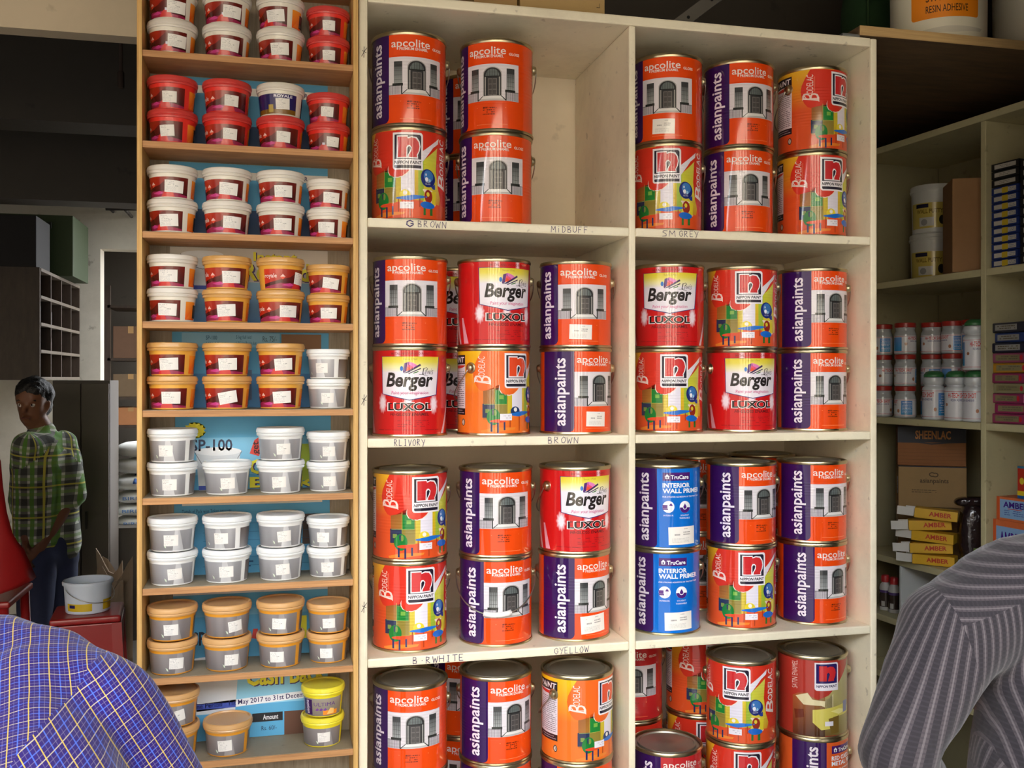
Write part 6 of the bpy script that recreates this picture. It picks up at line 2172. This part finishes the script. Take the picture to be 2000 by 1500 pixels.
tz = [(c2(-20, 1330, 1.23), .082, c2(60, 1355, 1.21), .080), (c2(60, 1350, 1.21), .080, shR, .064), (c2(-180, 1330, 1.23), .082, c2(-20, 1330, 1.23), .082), (c2(-180, 1330, 1.23), .08, shL, .066),
      (c2(60, 1390, 1.18), .085, c2(50, 1740, 1.00), .125), (c2(-250, 1400, 1.18), .085, c2(-230, 1740, 1.00), .125), (c2(-100, 1400, 1.17), .10, c2(-90, 1740, 1.0), .14),
      (c2(40, 1740, 1.00), .125, pel + RT * .06, .13), (c2(-230, 1740, 1.0), .125, pel - RT * .06, .13),
      (shR, .064, elR, .056), (elR, .056, elR.lerp(wrR, .3), .05), (shL, .066, elL, .058), (elL, .058, elL.lerp(wrL, .3), .05)]
sm = skin_from(tz, .0095, 6, .006, 10.0, 3.0)
bu = (c2(-60, 1400, 1.17) - c2(-60, 1740, 1.0)).normalized()
br = (RT - bu * RT.dot(bu)).normalized()
s_pt, s_n = c2(168, 1392, 1.17), (RT * .985 - V((0, 0, .17))).normalized()
ax_ = (elR - shR).normalized()
px_ = ax_.cross(c2(200, 1400, 1.0) - V((0, 0, CAM_Z))).normalized()
cut_seams(sm, [(s_pt, s_n, .34)])
cloth_uv(sm, [('flat', shR, px_, ax_, .07), (shL, elL.lerp(wrL, .3), .06, .066), ('flat', c2(-100, 1480, 1.12), br, bu, .235)], [(s_pt, s_n, .34, 0)])
P1 = .0195
lines = [(0, P1, P1 * .5, .0012, (70, 104, 206), .8), (1, P1, P1 * .5, .0011, (80, 106, 200), .7), (0, P1, P1 * .25, .0007, (120, 110, 140), .5), (0, P1, P1 * .75, .0007, (120, 110, 140), .4),
         (1, P1, P1 * .25, .0007, (130, 120, 150), .45), (1, P1, P1 * .75, .0007, (130, 120, 150), .45), (1, P1, 0, .0010, (190, 176, 150), .8), (0, P1, 0, .0012, (200, 170, 76), .9)]
obj('shirt', sm, plaid('blue_check', (40, 24, 100), lines), pl_)
obj('trousers', skin_from(trouser_bones(pel, hips, knees, ankles), .014, 5, .006, 8.0), mat('trouser_dark', (56, 54, 58), .9), pl_)
shoes(pl_, ankles, FW, mat('shoe_black', (34, 30, 28), .5))

# --- man at the lower right, seen from behind
pr_ = thing('person', 'person in dark grey checked shirt standing before the corner shelving', 'person')
c3 = att
shL, elL, wrL = c3(1858, 1236, 1.30), c3(1752, 1470, 1.24), c3(1830, 1600, 1.42)
shR, elR, wrR = c3(2370, 1210, 1.36), c3(2440, 1480, 1.36), c3(2380, 1600, 1.52)
nk = c3(2110, 1090, 1.40)
pel = c3(2090, 1900, 1.22)
hd = c3(2230, 985, 1.47)
up_ = V((.15, .1, 1)).normalized()
LB, P_ = head_bones(hd, FW + V((.2, 0, -.3)), up_, 1.0)
bb = LB + [(hd - up_ * .05, .055, nk, .06), (nk, .06, c3(2090, 1300, 1.36), .09), (c3(2090, 1300, 1.36), .1, pel, .11), (shR, .05, elR, .042), (elR, .042, wrR, .03), (shL, .05, elL, .042), (elL, .042, wrL, .03), (nk, .05, shR, .05), (nk, .05, shL, .05)]
bb += hand_bones(wrR, V((FW.x, FW.y, -.1)), V((-RT.x, -RT.y, .3)), V((0, 0, -1)))
bb += hand_bones(wrL, V((FW.x, FW.y, -.1)), V((RT.x, RT.y, .3)), V((0, 0, -1)))
hips = [pel - RT * .09 - V((0, 0, .05)), pel + RT * .09 - V((0, 0, .05))]
knees = [V((h.x, h.y, .47)) + FW * .04 for h in hips]
ankles = [V((h.x, h.y, .09)) for h in hips]
for h, kn, an in zip(hips, knees, ankles):
    bb += [(pel, .1, h, .085), (h, .085, kn, .058), (kn, .058, an, .04)]
obj('body', skin_from(bb, .0105, 3), skin, pr_)
face_parts(P_, 1.0, pr_)
obj('hair', skin_from([(P_(-.045, .055), .082, P_(.0, .065), .080), (P_(.03, .085), .05, P_(-.01, .08), .07), (P_(-.055, .0), .07, P_(-.03, .04), .075)], .010, 2, .006, 40.0), hair_m, pr_)
tz = [(nk - V((0, 0, .03)), .075, c3(1990, 1165, 1.36), .080), (c3(1990, 1165, 1.36), .080, shL, .070), (nk - V((0, 0, .03)), .075, shR, .072),
      (c3(2062, 1280, 1.34), .094, c3(2070, 1600, 1.26), .110), (c3(2220, 1260, 1.36), .10, c3(2200, 1600, 1.28), .12), (c3(2100, 1260, 1.36), .11, c3(2100, 1600, 1.28), .13),
      (c3(2070, 1600, 1.26), .110, pel - RT * .06, .13), (c3(2200, 1600, 1.28), .12, pel + RT * .06, .13),
      (shL, .068, shL.lerp(elL, .5), .054), (shL.lerp(elL, .5), .054, elL, .047), (elL, .047, elL.lerp(wrL, .4), .047), (shR, .07, elR, .056), (elR, .056, elR.lerp(wrR, .4), .048)]
sm = skin_from(tz, .0095, 6, .006, 11.0, 9.0)
s_pt, s_n = c3(1862, 1225, 1.27), (-RT * .956 - V((0, 0, .29))).normalized()
y_pt, y_n = c3(1930, 1160, 1.33), (V((0, 0, 1)) - RT * .25).normalized()
cut_seams(sm, [(s_pt, s_n, .19), (y_pt, y_n, .20)])
cloth_uv(sm, [(shL, elL.lerp(wrL, .4), .062, .064), (shR, elR.lerp(wrR, .4), .06, .064), ('flat', c3(2110, 1480, 1.30), RT, V((0, 0, 1)), .20), ('flat', c3(2020, 1120, 1.36), V((0, 0, 1)), RT, .10)],
         [(s_pt, s_n, .19, 0), (y_pt, y_n, .20, 3)])
lines = [(0, .0115, 0, .0060, (34, 31, 36), .9), (1, .0058, 0, .0022, (50, 46, 52), .5), (0, .0115, .0057, .0014, (120, 114, 116), .35)]
obj('shirt', sm, plaid('grey_check', (68, 62, 66), lines), pr_)
obj('trousers', skin_from(trouser_bones(pel, hips, knees, ankles), .014, 5, .006, 8.0), mat('trouser_brown', (66, 58, 52), .9), pr_)
shoes(pr_, ankles, FW, mat('shoe_black', (34, 30, 28), .5))
